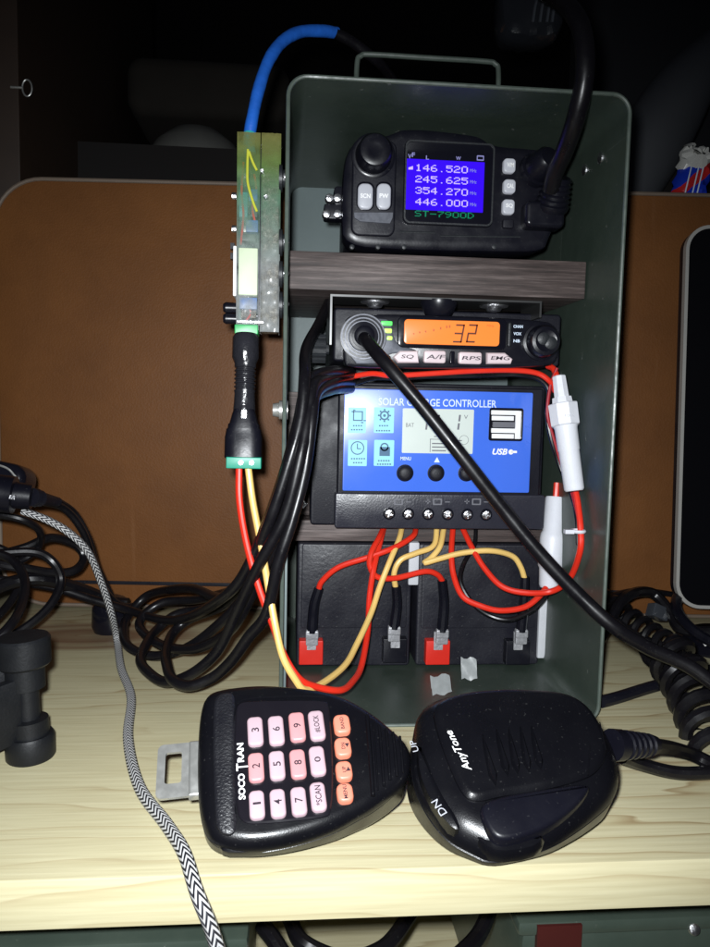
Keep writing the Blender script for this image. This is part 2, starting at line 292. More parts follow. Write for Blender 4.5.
def packet_mat():
    m, N, L, b = node_mat('printed_foil_packet')
    tc = N.new('ShaderNodeTexCoord'); sp = N.new('ShaderNodeSeparateXYZ'); L.new(tc.outputs['Object'], sp.inputs[0])
    n = N.new('ShaderNodeTexNoise'); n.inputs['Scale'].default_value = 70; L.new(tc.outputs['Object'], n.inputs['Vector'])
    a = N.new('ShaderNodeMath'); a.operation = 'MULTIPLY_ADD'; a.inputs[1].default_value = 0.008; L.new(n.outputs['Fac'], a.inputs[0]); L.new(sp.outputs[2], a.inputs[2])
    up = N.new('ShaderNodeMath'); up.operation = 'GREATER_THAN'; up.inputs[1].default_value = 0.027; L.new(a.outputs[0], up.inputs[0])
    d = N.new('ShaderNodeMath'); d.operation = 'MULTIPLY_ADD'; d.inputs[1].default_value = -0.85; L.new(sp.outputs[0], d.inputs[0]); L.new(a.outputs[0], d.inputs[2])
    c = N.new('ShaderNodeMath'); c.operation = 'COMPARE'; c.inputs[1].default_value = 0.017; c.inputs[2].default_value = 0.0042; L.new(d.outputs[0], c.inputs[0])
    m1 = N.new('ShaderNodeMix'); m1.data_type = 'RGBA'; L.new(up.outputs[0], m1.inputs[0]); m1.inputs[6].default_value = (0.01, 0.035, 0.42, 1); m1.inputs[7].default_value = (0.55, 0.55, 0.52, 1)
    m2 = N.new('ShaderNodeMix'); m2.data_type = 'RGBA'; L.new(c.outputs[0], m2.inputs[0]); L.new(m1.outputs[2], m2.inputs[6]); m2.inputs[7].default_value = (0.45, 0.02, 0.02, 1)
    L.new(m2.outputs[2], b.inputs['Base Color']); b.inputs['Roughness'].default_value = 0.3; return m
M['packet'] = packet_mat()

# ------------------------------------------------------------------ mesh building
def tag(o, label=None, cat=None, group=None, kind=None):
    if label: o['label'] = label
    if cat: o['category'] = cat
    if group: o['group'] = group
    if kind: o['kind'] = kind
    return o
def empty(name, loc, label=None, cat=None, group=None):
    o = bpy.data.objects.new(name, None); o.empty_display_size = 0.01; COL.objects.link(o); o.location = loc
    return tag(o, label, cat, group)
def root_of(o):
    while o.parent: o = o.parent
    return o
class MB:
    def __init__(s): s.v = []; s.f = []; s.uv = {}
    def add(s, vs, fs, uvs=None):
        b = len(s.v); s.v += [V(x) for x in vs]
        for i, f in enumerate(fs):
            if uvs: s.uv[len(s.f)] = uvs[i]
            s.f.append([b+j for j in f])
    def loft(s, loops, cap0=True, cap1=True):
        n = len(loops[0]); vs = [p for l in loops for p in l]; fs = []
        for k in range(len(loops)-1):
            for i in range(n):
                j = (i+1) % n; fs.append((k*n+i, k*n+j, (k+1)*n+j, (k+1)*n+i))
        if cap0: fs.append(tuple(range(n-1, -1, -1)))
        if cap1: fs.append(tuple((len(loops)-1)*n+i for i in range(n)))
        s.add(vs, fs)
    def box(s, a, b):
        x0, y0, z0 = a; x1, y1, z1 = b
        s.add([(x, y, z) for z in (z0, z1) for x, y in ((x0, y0), (x1, y0), (x1, y1), (x0, y1))],
              [(3, 2, 1, 0), (4, 5, 6, 7), (0, 1, 5, 4), (1, 2, 6, 5), (2, 3, 7, 6), (3, 0, 4, 7)])
    def build(s, name, m, parent=None, smooth=35, bevel=0):
        me = bpy.data.meshes.new(name); me.from_pydata([tuple(x) for x in s.v], [], s.f)
        if s.uv:
            ul = me.uv_layers.new(name='UVMap')
            for p in me.polygons:
                u = s.uv.get(p.index)
                if u:
                    for k, li in enumerate(p.loop_indices): ul.data[li].uv = u[k]
        bm = bmesh.new(); bm.from_mesh(me); bmesh.ops.recalc_face_normals(bm, faces=bm.faces)
        if bevel: bmesh.ops.bevel(bm, geom=[e for e in bm.edges if len(e.link_faces) == 2 and e.calc_face_angle(0) > 0.6], offset=bevel, segments=2, affect='EDGES', profile=0.6)
        bm.to_mesh(me); bm.free()
        for p in me.polygons: p.use_smooth = True
        me.set_sharp_from_angle(angle=R(smooth))
        me.materials.append(m)
        o = bpy.data.objects.new(name, me); COL.objects.link(o)
        if parent:
            o.parent = parent; me.transform(Matrix.Translation(-root_of(parent).location))
        else:
            c = sum((V(v.co) for v in me.vertices), V())/len(me.vertices); c.z = min(v.co.z for v in me.vertices)
            me.transform(Matrix.Translation(-c)); o.location = c
        return o
def rr(cx, cy, w, h, r, n=5):                        # rounded rect, ccw
    r = min(r, w/2-1e-6, h/2-1e-6); out = []
    for (sx, sy, a0) in ((1, -1, -90), (1, 1, 0), (-1, 1, 90), (-1, -1, 180)):
        for k in range(n+1):
            a = R(a0+90*k/n); out.append((cx+sx*(w/2-r)+r*math.cos(a), cy+sy*(h/2-r)+r*math.sin(a)))
    return out
def slab(mb, F, cx, cy, w, h, r, w0, w1, bev=0.0, taper=0.0, n=5):
    def L(wd, ins): return [F.p(u, v, wd) for u, v in rr(cx, cy, w-2*ins, h-2*ins, max(r-ins, 1e-5), n)]
    loops = [L(w0, -taper)]
    if bev > 0:
        for k in range(4):
            a = R(90*k/3); loops.append(L(w1-bev+bev*math.sin(a), bev*(1-math.cos(a))))
    else: loops.append(L(w1, 0))
    mb.loft(loops)
def pslab(mb, F, x0, y0, x1, y1, r, w0, w1, bev=0.0, taper=0.0):
    cx, cy, w_, h_ = F.box(x0, y0, x1, y1, w1); slab(mb, F, cx, cy, w_, h_, r, w0, w1, bev, taper)
def smooth_loop(pts, it=2):
    for _ in range(it):
        o = []
        for i in range(len(pts)):
            a, b = pts[i], pts[(i+1) % len(pts)]
            o += [(a[0]*.75+b[0]*.25, a[1]*.75+b[1]*.25), (a[0]*.25+b[0]*.75, a[1]*.25+b[1]*.75)]
        pts = o
    return pts
def area(p): return sum(p[i][0]*p[(i+1) % len(p)][1]-p[(i+1) % len(p)][0]*p[i][1] for i in range(len(p)))/2
def inset(p, d):
    s = 1 if area(p) > 0 else -1; n = len(p); o = []
    for i in range(n):
        a, b = V(p[i-1]), V(p[(i+1) % n]); t = (b-a)
        if t.length < 1e-9: o.append(p[i]); continue
        t.normalize(); o.append((p[i][0]-t.y*d*s, p[i][1]+t.x*d*s))
    return o
def outline(mb, F, pts, layers):
    mb.loft([[F.p(u, v, wd) for u, v in inset(pts, ins)] for wd, ins in layers])
def ring(mb, F, outer, inner, w0, w1):
    n = len(outer); vs = [F.p(u, v, q) for q in (w0, w1) for l in (outer, inner) for u, v in l]; fs = []
    for i in range(n):
        j = (i+1) % n
        fs += [(2*n+i, 2*n+j, 3*n+j, 3*n+i), (i, n+i, n+j, j), (i, j, 2*n+j, 2*n+i), (n+i, 3*n+i, 3*n+j, n+j)]
    mb.add(vs, fs)
def wedge(mb, F, pts, layers):                       # like outline, but depths marked 'f' are a share of the way down to the shelf
    loops = []
    for L_ in layers:
        loop = []
        for (u, v), (u0, v0) in zip(inset(pts, L_[-1]), pts):
            if L_[0] == 'f': D = max(0.004, F.p(u, v, 0).z/F.n.z - 0.0004); loop.append(F.p(u, v, -D*L_[1]))
            else: loop.append(F.p(u, v, L_[0]))
        loops.append(loop)
    mb.loft(loops)
def lathe(mb, o, axis, prof, n=24, sides=None):      # prof: (distance along axis, radius)
    a = V(axis).normalized(); t = V((0, 0, 1)) if abs(a.z) < 0.9 else V((1, 0, 0)); e1 = a.cross(t).normalized(); e2 = a.cross(e1)
    o = V(o); mb.loft([[o + a*d + e1*(r*math.cos(2*math.pi*k/n)) + e2*(r*math.sin(2*math.pi*k/n)) for k in range(n)] for d, r in prof])
def crom(pts, seg=8):
    P = [V(p) for p in pts]; P = [P[0]*2-P[1]] + P + [P[-1]*2-P[-2]]; out = []
    for i in range(1, len(P)-2):
        a, b, c, d = P[i-1], P[i], P[i+1], P[i+2]
        for k in range(seg):
            t = k/seg; out.append(0.5*((2*b)+(c-a)*t+(2*a-5*b+4*c-d)*t*t+(3*b-a-3*c+d)*t**3))
    out.append(P[-2]); return out
def tube(mb, pts, r, n=12, seg=8, raw=False, flat=None, wrap=0):
    P = pts if raw else crom(pts, seg); T = []
    for i in range(len(P)):
        t = P[min(i+1, len(P)-1)]-P[max(i-1, 0)]; T.append(t.normalized() if t.length > 1e-9 else V((0, 0, 1)))
    u = T[0].cross(V((0, 0, 1)));
    if u.length < 0.1: u = T[0].cross(V((1, 0, 0)))
    u.normalize(); vs = []; fs = []; uv = []; dist = [0]
    for i in range(1, len(P)): dist.append(dist[-1]+(P[i]-P[i-1]).length)
    for i, p in enumerate(P):
        u = (u - T[i]*u.dot(T[i])).normalized(); q = T[i].cross(u)
        rad = r if not isinstance(r, (list, tuple)) else r[0]+(r[1]-r[0])*i/(len(P)-1)
        if wrap: rad *= 1+wrap*math.sin(dist[i]*330)+wrap*random.uniform(-.7, .7)
        fl_ = flat or 1
        vs += [p + u*(rad*math.cos(2*math.pi*k/n)) + q*(rad*fl_*math.sin(2*math.pi*k/n)) for k in range(n)]
    for i in range(len(P)-1):
        for k in range(n):
            j = (k+1) % n; fs.append((i*n+k, i*n+j, (i+1)*n+j, (i+1)*n+k))
            uv.append(((k/n, dist[i]), ((k+1)/n, dist[i]), ((k+1)/n, dist[i+1]), (k/n, dist[i+1])))
    fs.append(tuple(range(n-1, -1, -1))); uv.append([(0, 0)]*n)
    fs.append(tuple((len(P)-1)*n+k for k in range(n))); uv.append([(0, 0)]*n)
    mb.add(vs, fs, uv)
def text_to(mb, F, s, cx, cy, w_, h_, wd=0.0002, bold=0.0, shear=0.0, fit=True, spacing=1.0):
    c = bpy.data.curves.new('t', 'FONT'); c.body = s; c.size = 1; c.offset = bold; c.shear = shear; c.resolution_u = 3; c.space_character = spacing
    o = bpy.data.objects.new('t', c); COL.objects.link(o); bpy.context.view_layer.update()
    me = bpy.data.meshes.new_from_object(o.evaluated_get(bpy.context.evaluated_depsgraph_get()))
    xs = [v.co.x for v in me.vertices]; ys = [v.co.y for v in me.vertices]
    x0, x1, y0, y1 = min(xs), max(xs), min(ys), max(ys)
    sx = w_/(x1-x0); sy = h_/(y1-y0)
    mb.add([F.p(cx+(v.co.x-(x0+x1)/2)*sx, cy+(v.co.y-(y0+y1)/2)*sy, wd) for v in me.vertices], [list(p.vertices) for p in me.polygons])
    bpy.data.objects.remove(o); bpy.data.curves.remove(c); bpy.data.meshes.remove(me)
def ptext(mb, F, s, x0, y0, x1, y1, wd=0.0002, **k):
    cx, cy, w_, h_ = F.box(x0, y0, x1, y1, wd); text_to(mb, F, s, cx, cy, w_, h_, wd, **k)
SEG = {'0': 'abcdef', '1': 'bc', '2': 'abged', '3': 'abgcd', '4': 'fgbc', '5': 'afgcd', '6': 'afgedc', '7': 'abc', '8': 'abcdefg', '9': 'abcdfg'}
def seven(mb, F, ch, cx, cy, w_, h_, wd, t=0.13, sl=0.1):
    th = t*h_; a = w_/2; b = h_/2
    B = {'a': (-a, b, a, b-th), 'd': (-a, -b+th, a, -b), 'g': (-a, th/2, a, -th/2), 'b': (a-th, b, a, th*.2), 'c': (a-th, -th*.2, a, -b), 'f': (-a, b, -a+th, th*.2), 'e': (-a, -th*.2, -a+th, -b)}
    for k in SEG[ch]:
        x0, y0, x1, y1 = B[k]; g = th*0.12; x0 += g; x1 -= g; y0 -= g; y1 += g
        mb.add([F.p(cx+x+sl*y, cy+y, wd) for x, y in ((x0, y1), (x1, y1), (x1, y0), (x0, y0))], [(0, 1, 2, 3)])
DOT = {'0': ['01110', '10001', '10001', '10001', '10001', '10001', '01110'], '1': ['00100', '01100', '00100', '00100', '00100', '00100', '01110'],
       '2': ['01110', '10001', '00001', '00110', '01000', '10000', '11111'], '3': ['01110', '10001', '00001', '00110', '00001', '10001', '01110'],
       '4': ['00010', '00110', '01010', '10010', '11111', '00010', '00010'], '5': ['11111', '10000', '11110', '00001', '00001', '10001', '01110'],
       '6': ['00110', '01000', '10000', '11110', '10001', '10001', '01110'], '7': ['11111', '00001', '00010', '00100', '01000', '01000', '01000'],
       '9': ['01110', '10001', '10001', '01111', '00001', '00010', '01100'], '.': ['00000', '00000', '00000', '00000', '00000', '00000', '00100'],
       '-': ['00000', '00000', '00000', '11111', '00000', '00000', '00000'], 'S': ['01111', '10000', '10000', '01110', '00001', '00001', '11110'],
       'T': ['11111', '00100', '00100', '00100', '00100', '00100', '00100'], 'D': ['11100', '10010', '10001', '10001', '10001', '10010', '11100'], ' ': ['00000']*7,
       'M': ['10001', '11011', '10101', '10101', '10001', '10001', '10001'], '8': ['01110', '10001', '10001', '01110', '10001', '10001', '01110']}
def dots(mb, F, s, x0, y0, x1, y1, wd):
    cx, cy, w_, h_ = F.box(x0, y0, x1, y1, wd); n = len(s)*6-1; dx = w_/n; dy = h_/7
    for i, ch in enumerate(s):
        for r_, row in enumerate(DOT[ch]):
            c = 0
            while c < 5:
                if row[c] == '1':
                    e = c
                    while e < 5 and row[e] == '1': e += 1
                    u0 = cx-w_/2+(i*6+c)*dx; u1 = cx-w_/2+(i*6+e)*dx; v0 = cy+h_/2-r_*dy; v1 = v0-dy
                    mb.add([F.p(u0, v1, wd), F.p(u1, v1, wd), F.p(u1, v0, wd), F.p(u0, v0, wd)], [(0, 1, 2, 3)]); c = e
                else: c += 1

# ================================================================== SETTING
shelf_th = 0
pf = PY(355, 869, 0.2351); FRONT = 0.2351
bot = PY(355, 919, FRONT).z; topz = 0.0
m = MB(); m.box((-0.9, FRONT, bot), (1.0, 0.62, 0.0))
tag(m.build('shelf_board', M['pine'], bevel=0.0008), kind='structure')
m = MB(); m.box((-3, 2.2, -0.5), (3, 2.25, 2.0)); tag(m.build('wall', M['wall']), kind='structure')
m = MB(); m.box((-1.5, 0.0, -0.16), (1.5, 2.2, -0.14)); tag(m.build('floor', M['pine']), kind='structure')

# ================================================================== BACKGROUND THINGS
# brown leatherette case standing behind the shelf stuff
bt = 0.3040
def case_y(x): return 0.5437 - 0.075*x
cex = V((1, -0.075, 0)).normalized(); cn = V((-0.075, -1, 0)).normalized()
bl = PY(0, 400, 0.557).x - 0.004; br = 0.62
t = empty('leatherette_case', (0.15, 0.60, 0.001), 'large brown leatherette case with pale piping, behind the green metal box', 'case')
xm = (bl+br)/2; wl = (br-bl)*math.sqrt(1+0.075**2)
F = Frame((xm, case_y(xm), bt/2+0.0005), cex, cn)
m = MB(); slab(m, F, 0, 0, wl, bt-0.001, 0.035, -0.15, 0.0, 0.004, n=10); m.build('body', M['leather'], t)
m = MB(); pts = [F.p(u, v, 0.000) for u, v in rr(0, 0, wl-0.003, bt-0.004, 0.034, 10)]; tube(m, pts+[pts[0]], 0.0014, 8, raw=True)
m.build('piping', M['piping'], t)
m = MB(); vz = PY(650, 594, 0.52).z-F.o.z; slab(m, F, 0, vz, wl-0.06, 0.0026, 0.001, -0.002, 0.0006, 0.0002); m.build('dark_band', M['black_matte'], t)  # thin black band low across the front of the case

# dark cabinet side at upper left with an eye ring
cb = PY(19, 100, 0.50); t = empty('cabinet', (cb.x-0.10, 0.55, 0.0), 'dark brown wooden cabinet side at the upper left edge', 'cabinet')
m = MB(); m.box((cb.x-0.2, 0.62, 0.0), (PY(19, 100, 0.62).x, 1.2, 0.75)); m.build('side_panel', M['brown_cab'], t, bevel=0.002)
m = MB(); c = PY(27, 88, 0.615); pts = [c+V((0.0035*math.cos(a), 0, 0.006*math.sin(a))) for a in [2*math.pi*k/24 for k in range(25)]]; tube(m, pts, 0.0007, 8, raw=True)
lathe(m, c+V((-0.012, 0, 0)), (1, 0, 0), [(0, 0.0010), (0.009, 0.0010)], 10)
m.build('eye_ring', M['metal'], t)
# dim things behind
c0 = PY(125, 112, 0.95); c1 = PY(290, 62, 0.95)
t = MB(); F = Frame(((c0.x+c1.x)/2, 0.95, (c0.z+c1.z)/2), (1, 0, 0), (0, -1, 0)); slab(t, F, 0, 0, c1.x-c0.x, c1.z-c0.z, 0.02, -0.2, 0, 0.015)
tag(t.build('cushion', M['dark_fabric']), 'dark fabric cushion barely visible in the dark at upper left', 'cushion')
c0 = PY(196, 168, 0.85); m = MB(); lathe(m, c0, (0, 0, 1), [(0, 0.052), (0.006, 0.052), (0.022, 0.043), (0.036, 0.026), (0.042, 0.006)], 40)
tag(m.build('plastic_bowl', M['bowl']), 'dim pale upturned bowl in the dark behind the brown case', 'bowl')
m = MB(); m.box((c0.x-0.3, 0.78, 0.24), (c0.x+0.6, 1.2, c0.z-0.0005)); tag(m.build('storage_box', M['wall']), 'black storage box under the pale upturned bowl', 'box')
# curved grey chair back at upper right
m = MB(); loops = []
pathc = crom([PY(600, 250, 0.78), PY(640, 175, 0.78), PY(668, 110, 0.78), PY(700, 55, 0.80), PY(745, 10, 0.84)], 8)
for i, p in enumerate(pathc):
    k = i/(len(pathc)-1); wdt = 0.034*math.sin(math.pi*min(1, 0.15+0.75*k))+0.012
    loops.append([p+V((wdt*math.cos(a), 0.035*math.sin(a)-0.0, 0.35*wdt*math.cos(a))) for a in [2*math.pi*j/20 for j in range(20)]])
m.loft(loops); tag(m.build('chair_back', M['dim_grey']), 'dim grey curved chair arm behind the blue and white packet, upper right', 'chair')
m = MB(); F = Frame(PY(690, 60, 0.92), (1, 0, 0), (0, -1, 0)); slab(m, F, 0.0, 0.0, 0.24, 0.36, 0.05, -0.08, 0, 0.02)
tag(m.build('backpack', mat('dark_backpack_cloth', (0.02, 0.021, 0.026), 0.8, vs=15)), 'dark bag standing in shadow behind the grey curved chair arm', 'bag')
# crumpled packet on top of the case
F = Frame(PY(690, 186, 0.548), (1, 0, 0), (0, -1, 0)); F.o.z = bt+0.0005
t = empty('snack_packet', F.o, 'small crumpled blue, white and red foil packet standing on the brown case', 'packet')
m = MB(); o = [(-0.0135, 0), (0.012, 0), (0.0135, 0.012), (0.0165, 0.030), (0.0145, 0.037), (0.008, 0.041), (0.004, 0.0385), (-0.001, 0.043), (-0.006, 0.040), (-0.008, 0.031), (-0.010, 0.018)]
o = smooth_loop(o, 2); loops = []
for wd, ins in ((-0.006, 0.003), (-0.003, 0.0), (0.0, 0.0005), (0.003, 0.003), (0.0045, 0.007)):
    loops.append([F.p(u, v, wd+0.0022*math.sin(u*900+v*500)+0.0015*math.sin(v*1300-u*300)) for u, v in inset(o, ins)])
m.loft(loops); m.build('foil_wrap', M['packet'], t)
m = MB();
for x in (-0.004, 0.0015, 0.005): tube(m, [F.p(x-0.003, 0.002, 0.0062), F.p(x-0.001, 0.014, 0.0068), F.p(x+0.001, 0.023, 0.0062)], 0.0005, 6)
m.build('printed_stripes', M['ink_light'], t)
# tablet at the right
n = V((-0.06, -1, 0.10)).normalized(); F0 = Frame(PY(690, 420, 0.485), (1, 0, 0), n)
b0 = F0.px(675.5, 607); t0 = F0.px(698, 226)
ang = math.atan2(t0[0]-b0[0]-0.0075, t0[1]-b0[1]); H = math.hypot(t0[0]-b0[0], t0[1]-b0[1]); Wd = 0.165
F = Frame(F0.p(b0[0], b0[1]), F0.ex*math.cos(-ang)+F0.ey*math.sin(-ang), n)
t = empty('tablet', F.p(Wd/2, 0), 'black tablet with a thin silver rim leaning on the brown case at the right edge', 'tablet')
m = MB(); slab(m, F, Wd/2, H/2, Wd, H, 0.016, -0.009, 0, 0.0015, n=10); m.build('back_shell', M['black'], t)
m = MB(); ring(m, F, rr(Wd/2, H/2, Wd+0.001, H+0.001, 0.0165, 10), rr(Wd/2, H/2, Wd-0.0034, H-0.0034, 0.0145, 10), -0.003, 0.0012); m.build('rim', M['tablet_rim'], t)
m = MB(); slab(m, F, Wd/2, H/2, Wd-0.0036, H-0.0036, 0.0142, 0.00005, 0.0006, n=10); m.build('screen', M['tablet_glass'], t)
# round black stand below the tablet
t = empty('round_stand', PZ(706, 640, 0), 'round black ring stand under the tablet at the right edge', 'stand')
c = PZ(718, 648, 0.0); m = MB()
pts = [c+V((0.026*math.cos(a), 0.028*math.sin(a), 0.020+0.012*math.sin(a))) for a in [2*math.pi*k/40 for k in range(41)]]; tube(m, pts, 0.0035, 10, raw=True); m.build('ring', M['black'], t)
m = MB(); lathe(m, c, (0, 0, 1), [(0, 0.026), (0.006, 0.026), (0.009, 0.022), (0.012, 0.015)], 32); m.build('base', M['black_gloss'], t)

# ================================================================== AMMO CAN
X0 = -0.00352; CW = 0.155; X1 = X0+CW; YF = 0.3451; YB = 0.525; CH = 0.2944; th = 0.0012
t = empty('metal_ammo_box', ((X0+X1)/2, YF, 0.0), 'open green metal ammunition box standing on end on the pine shelf, holding radios and batteries', 'metal box')
CAN = t
F = Frame(((X0+X1)/2, YF, CH/2), (1, 0, 0), (0, -1, 0))
m = MB(); n = 8
outer = rr(0, 0, CW, CH, 0.009, n); inner = rr(0, 0, CW-2*th, CH-2*th, 0.008, n)
D = YB-YF
loops = [[F.p(u, v, -D) for u, v in outer], [F.p(u, v, 0) for u, v in outer], [F.p(u, v, 0) for u, v in inner], [F.p(u, v, -D+th) for u, v in inner]]
m.loft(loops); m.build('body', M['can_green'], t, smooth=30)
m = MB(); pts = [F.p(u, v, 0.0) for u, v in rr(0, 0, CW-0.001, CH-0.001, 0.0085, n)]; tube(m, pts+[pts[0]], 0.00095, 8, raw=True); m.build('rolled_rim', M['can_rim'], t)
# dark lid hinge strip on the top and swing handle
m = MB(); a = PY(340, 70, 0.372); m.box((X0+0.018, 0.362, CH+0.0002), (X1-0.012, 0.500, CH+0.0028)); m.build('top_plate', M['can_green'], t, bevel=0.0008)
m = MB(); hz = PY(430, 58, 0.40).z; hx0 = PY(357, 60, 0.40).x; hx1 = PY(499, 62, 0.40).x
tube(m, [V((hx0, 0.40, CH+0.002)), V((hx0, 0.40, hz-0.006)), V((hx0+0.002, 0.40, hz-0.001)), V((hx0+0.008, 0.40, hz)), V(((hx0+hx1)/2, 0.40, hz)), V((hx1-0.008, 0.40, hz)), V((hx1-0.002, 0.40, hz-0.001)), V((hx1, 0.40, hz-0.006)), V((hx1, 0.40, CH+0.002))], 0.0013, 10)
hd = m.build('handle', M['can_rim'], t)
for px, py in ((585, 170), (601, 158)):
    d = ray(px, py); k = (X1-th-EYEV.x)/d.x; p = EYEV+d*k
    m = MB(); lathe(m, p, (-1, 0, 0), [(-0.001, 0.003), (0.0006, 0.0028), (0.0012, 0.0015), (0.0014, 0.0003)], 14); m.build('rivet', M['screw'], t)
m = MB(); p = PY(281, 410, 0.36); lathe(m, V((X0, 0.358, p.z)), (-1, 0, 0), [(-0.002, 0.0045), (0.002, 0.0045), (0.0022, 0.0035), (0.005, 0.003)], 12); m.build('side_bolt', M['metal'], t)

# backing board
m = MB(); tp = PY(300, 185, 0.515).z
m.box((X0+th+0.0005, 0.514, 0.105), (X1-th-0.002, 0.5205, tp)); tag(m.build('backing_board', M['backing'], bevel=0.0008), 'grey green board fixed inside the back of the metal box behind the radios', 'board')
# upper wooden bar, a shelf for the radio
YBAR = 0.385
u0 = PY(440, 256, YBAR).z; u1 = PY(440, 294, YBAR).z
m = MB(); m.box((X0+th+0.0004, YBAR, u1), (X1-th-0.0006, 0.513, u0))
tag(m.build('wooden_crossbar', M['dark_wood'], bevel=0.0007), 'dark stained wooden board across the metal box, between the two radios', 'board')
YL = 0.4265
l0 = PY(305, 520, YL).z; l1 = PY(305, 541, YL).z
m = MB(); m.box((X0+th+0.0004, YL, l1), (X1-th-0.0006, 0.513, l0))
tag(m.build('wooden_crossbar', M['dark_wood'], bevel=0.0007), 'thin dark wooden board lying over the two black batteries', 'board')
m = MB(); m.box((X0+th+0.0006, 0.4415, l0+0.0005), (X1-th-0.0040, 0.451, PY(305, 392, 0.44).z)); tag(m.build('mounting_board', M['dark_wood'], bevel=0.0007), 'upright dark wooden board behind the solar charge controller', 'board')
m = MB(); p = PY(303, 504, 0.4412); fr = Frame(p, (1, 0, 1), (0, -1, 0)); slab(m, fr, 0, 0, 0.0042, 0.0042, 0.0006, 0, 0.0012, 0.0004); lathe(m, p+V((0, -0.001, 0)), (0, -1, 0), [(0, 0.0012), (0.0008, 0.0008)], 10)
tag(m.build('wood_screw', M['screw']), 'small bright diamond-shaped screw on the wood left of the charge controller', 'screw')

# ================================================================== TOP RADIO (blue display)
YT = 0.384
F = Frame(PY(450, 200, YT), (1, 0, 0), (0, -1, 0))
t = empty('mobile_radio', (F.o.x, YT+0.02, u0+0.0003), 'black two-way radio with a lit blue frequency screen on the upper wooden board', 'radio')
def P2(F, pts, w=0): return [F.px(x, y, w) for x, y in pts]
o = P2(F, [(343, 246), (341, 215), (343, 165), (350, 145), (362, 137), (385, 135), (396, 131), (402, 128), (425, 128), (468, 133), (482, 136), (492, 145), (540, 148), (555, 152), (562, 165), (563, 200), (557, 222), (550, 238), (545, 252), (500, 252), (400, 250)])
base_v = min(v for u, v in o); shift = (u0+0.0004) - (F.o.z + base_v); o = [(u, v+max(0, shift)) for u, v in o]
o = smooth_loop(o, 2)
m = MB(); outline(m, F, o, [(-0.022, 0.003), (-0.020, 0.001), (-0.003, 0.0), (-0.001, 0.0006), (0.0, 0.0022), (0.0002, 0.005)]); m.build('front_housing', M['black'], t)
m = MB(); pslab(m, F, 352, 152, 552, 240, 0.004, -0.11, -0.02, 0.002); m.build('rear_body', M['black_matte'], t)
# left control pod
m = MB(); pslab(m, F, 352, 140, 396, 236, 0.004, 0, 0.0022, 0.001); pl = m.build('control_panel', M['black_matte'], t)
m = MB(); o2 = P2(F, [(354, 212), (354, 218), (360, 222), (390, 224), (393, 218), (393, 212)], 0.0025); outline(m, F, o2, [(0.002, 0), (0.0028, 0.0003)]); m.build('textured_trim', M['panel_grey'], pl)
m = MB(); c = F.px(373, 157); lathe(m, F.p(*c, 0.001), -F.n*-1, [(0, 0.0108), (0.0012, 0.0108), (0.0018, 0.0098), (0.0018, 0.009), (0.009, 0.0082), (0.0105, 0.0072), (0.0112, 0.005), (0.0108, 0.003), (0.0108, 0.0004)], 40); m.build('tuning_knob', M['black'], t)
for x0, x1, s in ((358, 373, 'SCN'), (377, 391, 'PW')):
    m = MB(); pslab(m, F, x0-1.5, 181.5, x1+1.5, 210.5, 0.0035, 0.0015, 0.0026, 0.0003); kk = m.build('button_well', M['black_gloss'], t)
    m = MB(); pslab(m, F, x0, 183, x1, 209, 0.0028, 0.002, 0.0042, 0.001); k = m.build('button', M['key_grey'], t)
    m = MB(); ptext(m, F, s, x0+2.5, 193.5, x1-2.5, 198, 0.0044, bold=0.03); m.build('lettering', M['ink_white'], k)
# screen bezel
m = MB(); c = F.box(404, 142, 494, 226, 0.002)
slab(m, F, c[0], c[1], c[2], c[3], 0.003, 0.0, 0.0028, 0.0008); bz = m.build('screen_bezel', M['black_gloss'], t)
m = MB(); ring(m, F, rr(c[0], c[1], c[2]-0.0006, c[3]-0.0006, 0.003), rr(c[0], c[1], c[2]-0.0022, c[3]-0.0022, 0.0024), 0.0026, 0.0032); m.build('bezel_edge', M['grey_plastic'], bz)
m = MB(); pslab(m, F, 406.5, 160.5, 484, 211, 0.0002, 0.0028, 0.0031); sc = m.build('blue_screen', M['screen_blue'], t)
m = MB()
for i, s in enumerate(['146.520', '245.625', '354.270', '446.000']):
    y = 164.5+i*11.3; dots(m, F, s, 415.5, y+0.8, 468, y+7.6, 0.0034)
m.add([F.p(*F.px(x, y, 0.0034), 0.0034) for x, y in ((408.5, 167.5), (413, 166), (413, 169.5), (408.5, 169.5))], [(0, 1, 2, 3)])
m.build('frequency_digits', M['screen_ink'], sc)
m = MB()
for i in range(4): ptext(m, F, 'MHz', 470, 169+i*11.3, 476.5, 172.2+i*11.3, 0.0034)
ptext(m, F, 'V', 408, 154, 411.5, 158.5, 0.0034, bold=0.02); ptext(m, F, 'F', 412, 152.5, 415, 157, 0.0034, bold=0.02); ptext(m, F, 'L', 426, 155.5, 429, 159.5, 0.0034, bold=0.02); ptext(m, F, 'W', 456, 156.5, 461, 160, 0.0034, bold=0.02)
q = F.box(477, 155.5, 484, 160.5, 0.0034); ring(m, F, rr(q[0], q[1], q[2], q[3], 0.0003), rr(q[0], q[1], q[2]*.8, q[3]*.6, 0.0002), 0.0032, 0.0034)
m.build('screen_icons', M['screen_dim'], sc)
m = MB(); dots(m, F, 'ST-7900D', 415, 211.6, 474, 217.5, 0.0034); m.build('model_lettering', M['screen_green'], sc)
